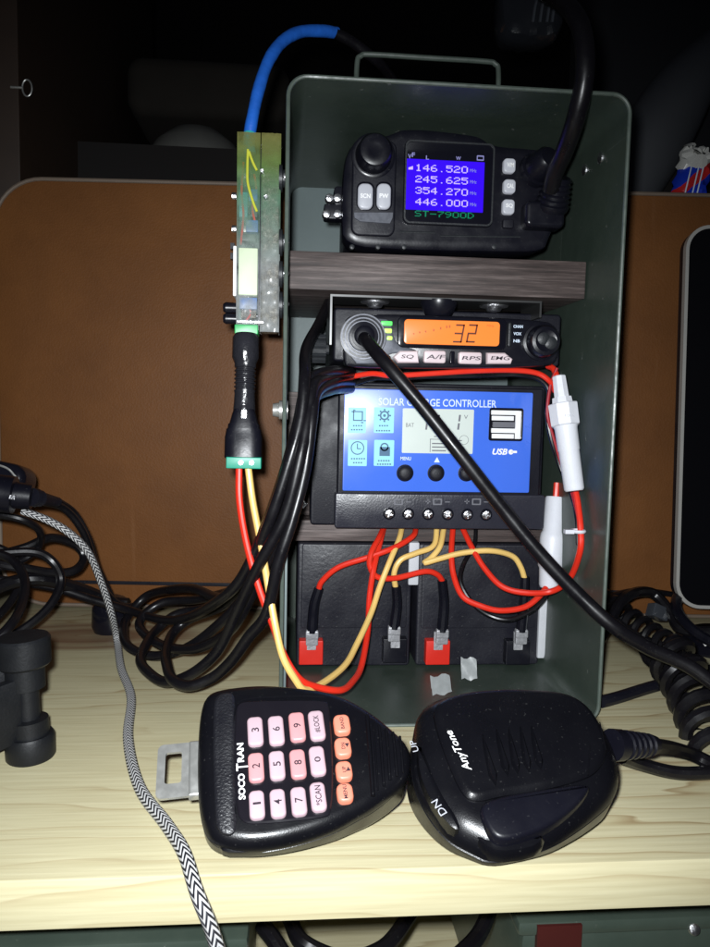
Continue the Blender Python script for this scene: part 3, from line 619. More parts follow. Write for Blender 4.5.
# right buttons
for (x0, y0, x1, y1, s) in ((504, 158, 516, 172.5, 'V/M'), (504, 179, 516, 193, 'CAL'), (503, 199, 515, 214, 'SQ')):
    m = MB(); pslab(m, F, x0, y0, x1, y1, 0.0018, 0.0, 0.003, 0.0008); k = m.build('button', M['key_grey'], t)
    m = MB(); ptext(m, F, s, x0+3, y0+4.5, x1-2, y0+9, 0.0032, bold=0.03); m.build('lettering', M['ink_white'], k)
m = MB(); pslab(m, F, 503, 219, 514, 228, 0.001, 0.0, 0.0025, 0.0006); m.build('button', M['black_matte'], t)
# grooves and low ridges on the lower lip
m = MB()
for (x0, x1, y) in ((358, 385, 233), (440, 520, 236), (400, 435, 232)):
    tube(m, [F.p(*F.px(x0, y), 0.0004), F.p(*F.px(x1, y+1), 0.0004)], 0.0005, 6)
for x in (352, 378, 404, 494): lathe(m, F.p(*F.px(x, 247), 0.0), F.n, [(-0.002, 0.0014), (0.0008, 0.0012), (0.001, 0.0006)], 10)
m.build('lower_trim', M['grey_plastic'], t)
# small right knob, pushed aside by the plug
ax = (F.n + V((0.35, 0, 0.30))).normalized(); c = F.p(*F.px(536, 170), 0.0)
m = MB(); lathe(m, c, ax, [(-0.002, 0.0088), (0.001, 0.0088), (0.0015, 0.0075), (0.010, 0.0066), (0.0118, 0.0052), (0.0122, 0.002), (0.0122, 0.0003)], 30); m.build('volume_knob', M['black'], t)
# microphone plug boot
m = MB(); c0 = F.p(*F.px(548, 212), 0.004); c1 = F.p(*F.px(551, 184), 0.012)
pr = [(0, 0.0078), (0.002, 0.0085)]
L_ = (c1-c0).length
for k in range(5): z = 0.003+k*(L_-0.004)/5; pr += [(z, 0.0085-0.0004*k), (z+0.0008, 0.0074-0.0004*k), (z+0.0016, 0.0074-0.0004*k), (z+0.0019, 0.0083-0.0004*k)]
pr += [(L_, 0.0055)]
lathe(m, c0, c1-c0, pr, 24); slab(m, F, *[F.px(540, 218)[0], F.px(540, 218)[1]], 0.020, 0.013, 0.003, -0.001, 0.009, 0.002); m.build('plug_boot', M['black'], t)
# side screws and bracket at left
m = MB()
for x, y in ((330, 196), (338, 196), (327, 212), (338, 212)): lathe(m, F.p(*F.px(x, y), -0.004), F.n, [(-0.004, 0.0022), (0.0, 0.0022), (0.0012, 0.0018), (0.0016, 0.0006)], 12)
m.build('side_screws', M['screw'], t)
m = MB(); pslab(m, F, 324, 204, 344, 219, 0.001, -0.012, -0.0045, 0.0005); pslab(m, F, 334, 186, 344, 206, 0.002, -0.02, -0.006, 0.0005); m.build('side_bracket', M['black'], t)

# ================================================================== CB RADIO (orange display)
YC = 0.383
F = Frame(PY(450, 340, YC), (1, 0, 0), (0, -1, 0))
t = empty('compact_radio', (F.o.x, YC+0.05, F.p(*F.px(450, 368)).z), 'black compact radio with a lit orange display reading 32, under the upper wooden board', 'radio')
m = MB(); o = smooth_loop(P2(F, [(344, 364), (343, 345), (344, 322), (349, 316), (360, 313.5), (450, 315), (545, 320), (556, 325), (560, 335), (560, 350), (557, 362), (548, 367), (450, 369), (350, 368)]), 2)
outline(m, F, o, [(-0.02, 0.001), (-0.002, 0), (-0.0006, 0.0004), (0.0, 0.0016)]); m.build('front_panel', M['black'], t)
m = MB(); pslab(m, F, 335, 311, 562, 364, 0.002, -0.105, -0.012, 0.0012); m.build('body', M['black_matte'], t)
m = MB(); o = smooth_loop(P2(F, [(348, 364), (346, 318), (385, 318), (391, 322), (394, 338), (400, 346), (415, 349), (417, 352), (385, 354), (382, 364)], 0.001), 1); outline(m, F, o, [(0, 0), (0.0008, 0.0002), (0.001, 0.0007)]); m.build('silver_trim', M['panel_grey'], t)
c = F.px(363, 337)
m = MB()
for r0_ in (0.0112, 0.0095, 0.0079): ring(m, F, [(c[0]+r0_*math.cos(a), c[1]+r0_*math.sin(a)) for a in [2*math.pi*k/40 for k in range(40)]], [(c[0]+(r0_-0.0006)*math.cos(a), c[1]+(r0_-0.0006)*math.sin(a)) for a in [2*math.pi*k/40 for k in range(40)]], 0.0005, 0.0024)
js = m.build('socket_ring', M['panel_grey'], t)
m = MB(); lathe(m, F.p(*c, 0.0008), F.n, [(0, 0.0116), (0.0009, 0.0116), (0.0011, 0.0075), (0.004, 0.0072), (0.0042, 0.006), (0.0055, 0.006), (0.0057, 0.005), (0.008, 0.005), (0.009, 0.0035), (0.0091, 0.0005)], 36); m.build('microphone_plug', M['black'], t)
for (x0, y0, x1, y1, mm) in ((381, 321, 392.5, 325.5, 'led_green'), (384, 328.5, 392, 333, 'led_lime'), (387, 336, 392.5, 340, 'led_lime')):
    m = MB(); pslab(m, F, x0, y0, x1, y1, 0.0006, 0.0008, 0.0018, 0.0003); m.build('indicator_lamp', M[mm], t)
m = MB(); pslab(m, F, 398, 317, 507, 349, 0.003, 0, 0.0014, 0.0006); m.build('display_bezel', M['black_gloss'], t)
m = MB(); pslab(m, F, 404.5, 320.5, 500, 345, 0.0018, 0.001, 0.0018, 0.0003); ds = m.build('orange_display', M['screen_orange'], t)
m = MB()
for ch, x in (('3', 459), ('2', 472)): q = F.box(x-4.7, 324, x+4.7, 343, 0.0021); seven(m, F, ch, q[0], q[1], q[2], q[3], 0.0021, 0.12, 0.16)
m.build('channel_digits', M['orange_ink'], ds)
m = MB()
for i, (x, y) in enumerate(((413, 333), (419, 331.5), (425, 330.5), (433, 329), (440, 327), (446, 325.5), (449, 325))):
    q = F.box(x, y, x+1.5, y+1.5+i*.25, 0.0021); slab(m, F, q[0], q[1], q[2], q[3], 0.0001, 0.0019, 0.0021)
ptext(m, F, 'MHz', 487, 324.5, 494, 327, 0.0021)
m.build('meter_marks', M['orange_faint'], ds)
for (x0, x1, s) in ((394, 419, 'SQ'), (424, 446, 'A/F'), (459, 482, 'RPS'), (487, 512, 'EMG')):
    m = MB(); y0, y1 = (350.5, 363) if x0 < 450 else (352, 364)
    if s == 'SQ': outline(m, F, P2(F, [(398, 363), (393, 357), (400, 350.5), (418, 350.5), (419, 363)], 0.002), [(0.0, 0), (0.0018, 0.0002), (0.0024, 0.0008)])
    elif s == 'EMG': outline(m, F, P2(F, [(487, 364), (487, 352.5), (505, 352.5), (513, 359), (511, 364)], 0.002), [(0.0, 0), (0.0018, 0.0002), (0.0024, 0.0008)])
    else: pslab(m, F, x0, y0, x1, y1, 0.0012, 0.0, 0.0024, 0.0008)
    k = m.build('button', M['key_white'], t)
    m = MB(); xm = (x0+x1)/2+1; wd2 = 3.2*len(s); ptext(m, F, s, xm-wd2, y0+4.2, xm+wd2, y1-4, 0.0027, bold=0.012, shear=0.15); m.build('lettering', M['ink_dark'], k)
m = MB(); pslab(m, F, 450, 351, 455, 364, 0.0008, 0.0, 0.002, 0.0005); m.build('microphone_slot', M['black_gloss'], t)
m = MB(); pslab(m, F, 382, 355, 391, 363, 0.0014, 0.0, 0.0016, 0.0005); pslab(m, F, 508, 322, 512, 347, 0.0016, 0.0, 0.0022, 0.0008); m.build('bezel_post', M['grey_plastic'], t)
m = MB()
for i, s in enumerate(('CHAN', 'VOX', 'NB')): ptext(m, F, s, 513.5, 325+i*7.2, 523-i*1.5, 328+i*7.2, 0.0003, bold=0.03)
m.build('side_lettering', M['ink_light'], t)
c = F.px(541, 342)
m = MB(); lathe(m, F.p(*c, 0), F.n, [(0, 0.0096), (0.0015, 0.0096), (0.002, 0.0084), (0.0065, 0.0079), (0.008, 0.0071), (0.0084, 0.0055), (0.0078, 0.004), (0.0078, 0.0005)], 36); kn = m.build('channel_knob', M['black'], t)
m = MB()
for dx, dy in ((-2.5, -2), (4.5, 2)):
    q = F.px(541+dx, 342+dy); lathe(m, F.p(*q, 0.0075), F.n, [(0, 0.0030), (0.001, 0.0032), (0.0016, 0.002), (0.0017, 0.0004)], 18)
m.build('knob_cap', M['grey_plastic'], kn)
c = F.p(*F.px(321, 347), -0.012)
m = MB(); pr = []; lathe(m, c+V((0.0045, 0, 0)), (-1, 0, 0), [(0, 0.003), (0.0015, 0.003), (0.0017, 0.0068), (0.0095, 0.0066), (0.0100, 0.005)], 10)
for k in range(12):
    a = 2*math.pi*k/12; e = V((0, math.cos(a)*0.0066, math.sin(a)*0.0066)); tube(m, [c+e+V((0.0028, 0, 0)), c+e+V((-0.0050, 0, 0))], 0.0008, 6, 2)
m.build('thumb_screw', M['grey_plastic'], t)
# bracket
zt = PY(400, 300, YC-0.002).z; m = MB()
xa = PY(332, 330, YC-0.004).x; xb = PY(541, 310, YC-0.004).x; zb = PY(332, 345, YC).z; zt = min(u1-0.0012, PY(400, 299, YC).z)
for (a, b) in (((xa, YC-0.002, zt), (xb, YC+0.03, zt+0.001)), ((xa-0.001, YC-0.002, zb), (xa, YC+0.03, zt+0.001)), ((xb, YC-0.002, PY(541, 318, YC).z), (xb+0.001, YC+0.03, zt+0.001))): m.box(a, b)
m.build('mounting_bracket', M['plate'], t)
for x in (375, 494):
    m = MB(); p = PY(x, 303, YC+0.012); p.z = zt; lathe(m, p, (0, 0, -1), [(0.0002, 0.0075), (0.001, 0.0072), (0.0012, 0.0045), (0.003, 0.0035), (0.0035, 0.001)], 24); m.build('bracket_screw', M['screw'], t)
m = MB(); p = PY(441, 305, YC); lathe(m, V((p.x, YC+0.006, zt)), (0, 0, -1), [(-0.0005, 0.0095), (0.0015, 0.0095), (0.0065, 0.007), (0.0075, 0.006)], 24); m.build('rubber_bumper', M['black'], t)

# ================================================================== SOLAR CHARGE CONTROLLER
YS = 0.408
F = Frame(PY(430, 460, YS), (1, 0, 0), (0, -1, 0))
zb = F.p(*F.px(430, 528)).z
t = empty('charge_controller', (F.o.x, YS+0.02, zb), 'black solar charge controller with a bright blue faceplate above the two batteries', 'charge controller')
m = MB()
o = P2(F, [(312, 526), (314, 384), (548, 390), (547, 526), (544, 530), (338, 527)])
cx, cy, w_, h_ = F.box(313, 384, 548, 528)
slab(m, F, cx, cy, w_, h_, 0.002, -0.030, -0.006, 0.001)
slab(m, F, F.px(441, 442)[0], F.px(444, 442)[1], F.box(338, 442, 541, 500)[2], F.box(400, 385, 401, 496)[3], 0.0015, -0.010, 0.0, 0.001); m.build('housing', M['black_matte'], t)
m = MB(); pslab(m, F, 336, 494, 546, 529, 0.0015, -0.007, 0.0012, 0.0008); tb = m.build('terminal_cover', mat('black_terminal_cover', (0.022, 0.022, 0.032), 0.35, bump=0.2, bs=900, rv=0.08), t)
bx = F.box(344.5, 391, 532, 492, 0.0004)
m = MB(); slab(m, F, bx[0], bx[1], bx[2], bx[3], 0.0008, -0.001, 0.0006, 0.0002); fp = m.build('faceplate', M['blue_label'], t)
m = MB(); ptext(m, F, 'SOLAR CHARGE CONTROLLER', 379, 399, 497, 406.5, 0.0008, bold=0.01); ptext(m, F, 'MENU', 400.5, 456.8, 411, 460.2, 0.0008, bold=0.02)
q = F.px(437, 460, 0.0008); s = 0.0016
m.add([F.p(q[0]-s, q[1]-s*.8, 0.0008), F.p(q[0]+s, q[1]-s*.8, 0.0008), F.p(q[0], q[1]+s, 0.0008)], [(0, 1, 2)])
q = F.px(466, 461, 0.0008); m.add([F.p(q[0]-s, q[1]+s*.8, 0.0008), F.p(q[0], q[1]-s, 0.0008), F.p(q[0]+s, q[1]+s*.8, 0.0008)], [(0, 1, 2)])
m.build('white_lettering', M['ink_light'], fp)
m = MB(); ptext(m, F, 'USB', 492.5, 448.5, 507.5, 454.8, 0.0008, bold=0.03, shear=0.25)
q = F.px(511, 452, 0.0008); lathe(m, F.p(*q, 0.0007), F.n, [(0, 0.0014), (0.0001, 0.0014)], 16); q = F.box(511, 450.8, 517, 453, 0.0008); slab(m, F, *q, 0.0001, 0.0007, 0.0008)
m.build('usb_lettering', M['ink_white'], fp)
icons = ((348, 407.5, 366, 433), (374, 407.5, 394, 433), (348, 440, 367, 466), (374, 440, 394, 466))
for i, bxx in enumerate(icons):
    m = MB(); pslab(m, F, *bxx, 0.0005, 0.0006, 0.0009, 0); ib = m.build('icon_box', M['cyan_label'], fp)
m = MB(); WD = 0.0011
def pring(x, y, r1, r2, k=20):
    c = F.px(x, y, WD); ring(m, F, [(c[0]+r1*math.cos(2*math.pi*i/k), c[1]+r1*math.sin(2*math.pi*i/k)) for i in range(k)], [(c[0]+r2*math.cos(2*math.pi*i/k), c[1]+r2*math.sin(2*math.pi*i/k)) for i in range(k)], WD-0.0001, WD)
def pbar(x0, y0, x1, y1): q = F.box(x0, y0, x1, y1, WD); slab(m, F, *q, 0.00005, WD-0.0001, WD)
q = F.box(353, 411, 363, 421, WD); ring(m, F, rr(*q, 0.0002), rr(q[0], q[1], q[2]*.75, q[3]*.75, 0.0002), WD-0.0001, WD)
for x, y in ((351.5, 411), (353, 409.5), (361, 422), (363.5, 420)): pbar(x, y, x+2.5, y+1.2)
pring(384.5, 415.5, 0.0026, 0.0017)
for k in range(8):
    a = k*math.pi/4; c = F.px(384.5, 415.5, WD); slab(m, F, c[0]+0.0031*math.cos(a), c[1]+0.0031*math.sin(a), 0.0009, 0.0009, 0.0001, WD-0.0001, WD+0.00002*k)
pring(384.5, 415.5, 0.0008, 0.0001)
pring(357.5, 448, 0.0037, 0.0031); pbar(356.9, 443.5, 357.9, 449); pbar(357.5, 448.2, 361, 449.2)
pbar(379.5, 447, 390, 456); pring(384.5, 447, 0.0023, 0.0015)
for (x, y, wd_) in ((353, 425, 8), (351, 429, 12), (379, 425, 9), (376, 430, 15), (351, 458, 13), (353, 462, 10), (378, 460, 12), (377, 463.5, 14)):
    x_ = x
    while x_ < x+wd_: pbar(x_, y, x_+1.6, y+1.4); x_ += 2.5
m.build('icon_print', mat('teal_print', (0.02, 0.10, 0.20), 0.5), fp)
# lcd
m = MB(); pslab(m, F, 402.5, 409, 473.5, 453.5, 0.0006, 0.0006, 0.001); lc = m.build('lcd_window', M['lcd'], fp)
m = MB()
for ch, x in (('1', 425), ('3', 436), ('1', 457)): q = F.box(x-3.4, 414.5, x+3.4, 430, WD+0.0001); seven(m, F, ch, q[0], q[1], q[2], q[3], WD+0.0001, 0.17, 0.1)
WD = 0.0012; ptext(m, F, 'BAT', 406, 423, 414, 427, WD); ptext(m, F, 'V', 464, 415, 468, 419, WD)
for y in (443, 446.5, 450): pbar(432, y, 446, y+1.2)
pbar(434, 436, 437, 437); pbar(430, 439, 446, 439.6); pbar(430, 439, 430.6, 452); pring(464, 440, 0.0026, 0.0024); pbar(454, 440, 462, 441)
m.build('lcd_segments', M['ink_grey'], lc)
for x in (405, 436, 466.5):
    m = MB(); c = F.px(x, 473, 0.0006); lathe(m, F.p(*c, 0.0004), F.n, [(0, 0.0047), (0.0004, 0.0047), (0.0006, 0.0042), (0.0026, 0.0040), (0.0032, 0.0034), (0.0036, 0.002), (0.0037, 0.0003)], 28); m.build('push_button', M['black_matte'], t)
# usb ports
uq = F.box(489, 408, 523, 441, 0.0008)
m = MB(); ring(m, F, rr(uq[0], uq[1], uq[2], uq[3], 0.0014), rr(uq[0], uq[1], uq[2]-0.0014, uq[3]-0.0014, 0.001), 0.0004, 0.0012); slab(m, F, uq[0], uq[1], uq[2]-0.0012, uq[3]-0.0012, 0.001, 0.0005, 0.0007); us = m.build('usb_ports', M['black_gloss'], t)
m = MB()
for (a, b, c_, d) in ((491.5, 410.5, 520, 415), (492, 416, 514, 420.5), (491.5, 428.5, 520, 433), (492, 434, 514, 438.5), (515.5, 411, 521, 439)): pslab(m, F, a, b, c_, d, 0.0002, 0.0006, 0.0014+0.0001*(a > 500), 0.0001)
m.build('port_insert', M['usb_white'], us)
m = MB(); pslab(m, F, 493, 422, 516, 427.5, 0.0002, 0.0006, 0.0013); m.build('port_tongue', M['ink_grey'], us)
# terminal screws and printed symbols
for x in (389, 408, 428, 447.5, 467, 486):
    m = MB(); c = F.px(x, 513.5+(x-389)*0.012, 0.0012); lathe(m, F.p(*c, 0.0006), F.n, [(0, 0.0034), (0.001, 0.0034), (0.0011, 0.0028)], 20); h = m.build('screw_well', M['black_gloss'], t)
    m = MB(); lathe(m, F.p(*c, 0.0015), F.n+V((0.08, 0, -0.22)), [(0, 0.0025), (0.0008, 0.0024), (0.0012, 0.0014), (0.0012, 0.0003)], 16)
    fr = Frame(F.p(*c, 0.003), (1, 0, random.uniform(-1, 1)), F.n); slab(m, fr, 0, 0, 0.004, 0.0007, 0.0001, -0.001, 0.0003); slab(m, fr, 0, 0, 0.0007, 0.004, 0.0001, -0.001, 0.00025); m.build('terminal_screw', M['screw'], h)
m = MB(); WD = 0.0014
for x in (389, 428, 467):
    pbar(x-2.5, 501, x+2.5, 502); pbar(x-0.5, 499, x+0.5, 504); pbar(x+17, 501.5, x+22, 502.5)
    q = F.box(x+5, 498.5, x+14, 505, WD); ring(m, F, rr(*q, 0.0004), rr(q[0], q[1], q[2]*.7, q[3]*.6, 0.0003), WD-0.0001, WD)
m.build('terminal_symbols', M['ink_grey'], tb)

# ================================================================== BATTERIES
YBt = 0.424; zfl = 0.0016
def battery(px0, px1, label):
    a = PY(px0, 600, YBt).x; b = PY(px1, 600, YBt).x; top = l1-0.0006
    t = empty('sealed_battery', ((a+b)/2, YBt+0.045, zfl), label, 'battery', 'sealed black batteries under the charge controller')
    Fb = Frame(((a+b)/2, YBt, (zfl+top)/2), (1, 0, 0), (0, -1, 0)); h = top-zfl; w_ = b-a
    m = MB(); slab(m, Fb, 0, 0, w_, h, 0.002, -0.088, 0, 0.0012); m.build('case', M['battery'], t)
    zz = PY((px0+px1)/2, 632, YBt).z-Fb.o.z
    m = MB(); slab(m, Fb, 0, (zz+h/2)/2+0.001, w_-0.005, (h/2-zz)-0.003, 0.0015, 0.0, 0.0009, 0.0005); m.build('raised_panel', M['battery'], t)
    return t
b1 = battery(297, 411, 'left one of the two black sealed batteries, nearest the looped cables')
b2 = battery(417, 541, 'black sealed battery on the right, beside the white inline fuse holders')
FB = Frame(PY(400, 650, YBt), (1, 0, 0), (0, -1, 0))
for (x, mm, par, yo) in ((311, 'red_terminal', b1, 0), (395, 'black', b1, -2), (438, 'red_terminal', b2, 0), (518, 'black', b2, 0)):
    m = MB(); pslab(m, FB, x-12, 641+yo, x+12, 665+yo, 0.0006, 0, 0.006, 0.0005); k = m.build('terminal_block', M[mm], par)
    m = MB(); pslab(m, FB, x-4, 632+yo, x+5, 650+yo, 0.0004, 0.005, 0.0066); m.build('terminal_tab', M['tin'], k)
def spade(x, y, name='wire'): pass

# ---- wires (each one a thing)
def P3(l):
    out = []
    for q in l:
        if isinstance(q, V): out.append(q); continue
        x, y, Y = q; p = PY(x, y, Y)
        if 0.3475 < Y < 0.52 and p.x > 0.1462 and x < 600: p = PY(x, y, max(0.3475, Y*0.1462/p.x))
        out.append(p)
    return out
def wire(name, pts, r, mm, label, cat='wire', group=None, sleeve=None, parent_loc=None, n=10):
    P = P3(pts); P = [P[0]]+[p+V((random.uniform(-1, 1), random.uniform(-1, 1), random.uniform(-1, 1)))*0.0007 for p in P[1:-1]]+[P[-1]]
    if sleeve is None:
        m = MB(); tube(m, P, r, n); return tag(m.build(name, M[mm]), label, cat, group)
    t = empty(name, P[0], label, cat, group)
    m = MB(); tube(m, P, r, n); m.build('insulation', M[mm], t)
    S = P3(sleeve); m = MB(); tube(m, S, [0.0026, 0.0031], 10); m.build('heat_shrink', M['black'], t)
    m = MB(); e = S[-1]; fr = Frame(e+V((0, -0.0005, 0)), (1, 0, 0), (0, -1, 0)); slab(m, fr, 0.0, -0.003, 0.0068, 0.0090, 0.0008, -0.0015, 0.0012, 0.0004)
    slab(m, fr, 0.0, -0.0012, 0.0072, 0.0048, 0.0008, 0.0012, 0.0020, 0.0005)
    slab(m, fr, 0.0, 0.0035, 0.0040, 0.0040, 0.0008, -0.001, 0.0018, 0.0005)
    m.build('spade_connector', M['tin'], t); return t
RW = 0.0016
wire('battery_wire', [(416, 527, .425), (414, 535, .416), (395, 546, .411), (370, 556, .409), (340, 568, .410), (322, 582, .412), (318, 592, .414)], RW, 'red', 'red wire running down left to the red block of the left battery', 'wire', None, [(319, 588, .414), (314, 606, .415), (312, 632, .4165)])
wire('battery_wire', [(384, 527, .423), (380, 538, .412), (372, 552, .407), (369, 566, .406), (377, 577, .406), (397, 577, .408), (424, 571, .409), (437, 574, .411), (443, 582, .413)], RW, 'red', 'red wire looping right to the red block of the right battery', 'wire', None, [(442, 580, .413), (444, 603, .415), (442, 631, .4165)])
wire('battery_wire', [(437, 527, .424), (433, 545, .416), (416, 554, .413), (400, 561, .412), (395, 574, .412), (396, 590, .414)], RW, 'yellow', 'yellow wire bending down to the black block of the left battery', 'wire', None, [(396, 586, .414), (397, 605, .415), (394, 628, .4165)])
wire('battery_wire', [(444, 527, .424), (441, 545, .414), (431, 558, .412), (424, 563, .411), (438, 559, .410), (462, 553, .409), (490, 551, .409), (512, 557, .411), (521, 567, .413), (525, 580, .414)], RW, 'yellow', 'yellow wire arching right to the black block of the right battery', 'wire', None, [(525, 577, .414), (524, 603, .415), (521, 631, .4165)])
# red and yellow pair coming from the DC plug outside and climbing into the box
YP = .352
wire('supply_wire', [(239, 466, .352), (241, 500, .350), (248, 545, .346), (261, 590, .340), (272, 625, .335), (283, 655, .332), (298, 678, .331), (318, 689, .334), (342, 689, .342), (354, 681, .355), (362, 665, .372), (368, 632, .392), (369, 598, .402), (373, 570, .405), (379, 545, .414), (384, 527, .423)], RW, 'red', 'red wire running from the green-ended power plug down and up to the controller', 'wire')
wire('supply_wire', [(248, 466, .350), (253, 500, .347), (261, 545, .342), (270, 590, .335), (277, 625, .331), (284, 655, .328), (293, 677, .327), (306, 689, .330), (325, 684, .343), (345, 664, .362), (358, 643, .378), (370, 612, .394), (379, 585, .402), (390, 560, .407), (398, 540, .414), (402, 527, .423)], RW, 'yellow', 'yellow wire running from the green-ended power plug down and up to the controller', 'wire')
wire('load_wire', [(453, 527, .423), (452, 552, .412), (453, 576, .405), (463, 597, .398), (480, 607, .394), (500, 610, .393), (524, 606, .395), (540, 596, .398), (548, 585, .402)], RW, 'red', 'red wire curving under to the lower white fuse holder', 'wire')
wire('load_wire', [(462, 527, .423), (472, 548, .410), (484, 570, .402), (503, 586, .395), (528, 593, .390), (552, 591, .387), (570, 577, .384), (580, 552, .382), (580, 528, .382), (577, 505, .383), (575, 488, .386)], RW, 'red', 'red wire curving right and up to the upper white fuse holder', 'wire')
wire('load_wire', [(476, 527, .425), (473, 545, .418), (463, 562, .410), (461, 582, .404), (470, 602, .399), (486, 614, .396), (508, 618, .394), (530, 611, .396), (544, 598, .399), (553, 580, .404)], 0.0012, 'cable', 'thin black wire curving beside the red loop on the right battery', 'wire')
wire('radio_power_wire', [(345, 378, .400), (370, 373, .394), (392, 376, .390), (425, 373, .389), (470, 371, .389), (510, 370, .389), (535, 373, .389), (549, 381, .389), (555, 391, .391)], 0.0014, 'red', 'red wire lying between the orange-display radio and the controller', 'wire')
wire('radio_power_wire', [(350, 385, .402), (375, 379, .396), (398, 379, .392), (430, 376.5, .392), (475, 374.5, .392), (515, 374, .391), (538, 379, .390), (549, 392, .389), (547, 415, .389), (551, 440, .388), (561, 468, .387), (571, 495, .386), (577, 520, .385), (578, 545, .384)], 0.0012, 'cable', 'thin black wire beside the red one, running down past the upper fuse holder', 'wire')
wire('radio_power_wire', [(557, 368, .388), (551, 386, .389), (548.5, 412, .388), (553, 438, .387), (563, 466, .386), (573, 493, .385), (578.5, 518, .384)], 0.0009, 'darkred', 'thin dark red wire hugging the left side of the upper fuse holder', 'wire')
wire('radio_power_wire', [(548, 366, .395), (555, 369, .390), (558, 380, .386)], 0.0016, 'red', 'short red wire entering the top of the upper fuse holder', 'wire')
# fuse holders
a = PY(559, 376, .374); b = PY(574.5, 491, .362); t = empty('fuse_holder', b, 'long white inline fuse holder, the upper one beside the controller', 'fuse holder', 'white inline fuse holders')
L_ = (b-a).length; s = L_/116
m = MB(); lathe(m, a, b-a, [(0, 0.0030), (0.0005, 0.0034), (22*s, 0.0038), (22.3*s, 0.0050), (28*s, 0.0053), (28.5*s, 0.0072), (29.5*s, 0.0076), (50*s, 0.0074), (51*s, 0.0066)], 8); m.build('cap', M['nylon'], t, smooth=20)
m = MB(); lathe(m, a, b-a, [(50*s, 0.0058), (51*s, 0.0060), (54*s, 0.0056), (75*s, 0.0054), (76*s, 0.0051), (114*s, 0.0049), (L_, 0.0042)], 20); m.build('barrel', M['nylon'], t)
m = MB(); fr = Frame(a+(b-a)*0.345+V((0, -0.0075, 0)), (1, 0, -0.05), (0, -1, 0)); text_to(m, fr, '10A', 0, 0, 0.005, 0.0013, 0.0004)
m.build('cap_lettering', M['key_grey'], t)
a = PY(556, 497, .412); b = PY(549, 588, .404); t = empty('fuse_holder', b, 'short white inline fuse holder, the lower one beside the terminal cover', 'fuse holder', 'white inline fuse holders')
L_ = (b-a).length; m = MB(); lathe(m, a, b-a, [(0, 0.0054), (0.001, 0.0058), (L_*.38, 0.0060), (L_*.41, 0.0068), (L_*.46, 0.0071), (L_*.76, 0.0070), (L_*.79, 0.0062), (L_*.97, 0.0056), (L_, 0.0048)], 24); m.build('barrel', M['nylon'], t, smooth=50)
m = MB(); lathe(m, a, a-b, [(0, 0.0018), (0.008, 0.0018)], 8); m.build('wire_stub', M['red'], t)
m = MB(); q = PY(541, 592, .43); q2 = PY(541, 654, .43); m.box((q.x-0.0032, 0.422, q2.z), (q.x+0.0028, 0.50, q.z)); tag(m.build('foam_strip', M['nylon_soft'], bevel=0.001), 'white foam strip standing right of the right battery', 'foam strip')
m = MB(); q = PY(415, 543, .421); q2 = PY(415, 586, .421); m.box((q.x-0.0030, 0.4225, q2.z), (q.x+0.0030, 0.46, q.z)); tag(m.build('foam_wedge', M['nylon_soft'], bevel=0.001), 'white foam piece wedged between the tops of the two batteries', 'foam')
m = MB(); q = PY(290.5, 600, .352); m.box((X0+th+0.0004, 0.350, 0.012), (X0+th+0.0016, 0.42, PY(290, 548, .352).z)); tag(m.build('lit_wall_strip', M['backing'], bevel=0.0003), 'pale grey strip painted as the lit left inner wall beside the left battery', 'strip')  # lit tone of the left inner wall, put in as a pale strip
m = MB(); c = PY(578, 531, .366); pts = [c+V((0.0032*math.cos(a_), 0.0032*math.sin(a_), 0)) for a_ in [2*math.pi*k/20 for k in range(21)]]; tube(m, pts, 0.0009, 6, raw=True); m.box((c.x-0.0075, c.y-0.003, c.z-0.001), (c.x-0.003, c.y, c.z+0.001))
tag(m.build('zip_tie', M['nylon']), 'small white zip tie around the red wire below the fuse holder', 'zip tie')
# tape scraps on the box floor
for (x, y, ww, dd, rot, lb) in ((441, 684, .0115, .010, -.35, 'crumpled clear tape scrap on the box floor, the nearer and wider one'), (469, 668, .0085, .012, .1, 'small clear tape scrap on the box floor just below the right battery')):
    p = PZ(x, y, 0.010); m = MB(); G = []; nx, ny = 6, 5
    for j in range(ny):
        for i in range(nx):
            uu = (i/(nx-1)-.5)*ww; vv = (j/(ny-1)-.5)
            G.append(V((p.x+uu*math.cos(rot)+vv*dd*0.25*math.sin(rot), p.y+vv*dd*0.4-uu*math.sin(rot), 0.0095+vv*dd*0.85+0.0008*math.sin(i*1.7+j*2.1))))
    top = [g+V((0, -0.0003, 0.0003)) for g in G]; fs = []
    for j in range(ny-1):
        for i in range(nx-1):
            k = j*nx+i; fs.append((k, k+1, k+nx+1, k+nx)); fs.append((len(G)+k+nx, len(G)+k+nx+1, len(G)+k+1, len(G)+k))
    m.add(G+top, fs); tag(m.build('tape_scrap', M['tape']), lb, 'tape scrap')

# ================================================================== LARGE CABLES
wire('radio_cable', [(551, 190, .372), (556, 172, .364), (566, 150, .352), (576, 118, .340), (583, 80, .333), (584, 45, .333), (577, 18, .338), (560, 2, .35), (540, -12, .37)], 0.0042, 'cable', 'thick black cable rising from the blue-screen radio over the top rim of the box', 'cable', n=18)
wire('microphone_cable', [(363, 337, .376), (372, 345, .366), (388, 366, .356), (420, 404, .350), (458, 452, .346), (500, 504, .342), (540, 552, .337), (578, 593, .331), (612, 627, .325), (650, 648, .322), (690, 668, .318), (735, 700, .31)], 0.0033, 'cable', 'thick black cable running diagonally across the blue faceplate and out to the lower right', 'cable', n=18)
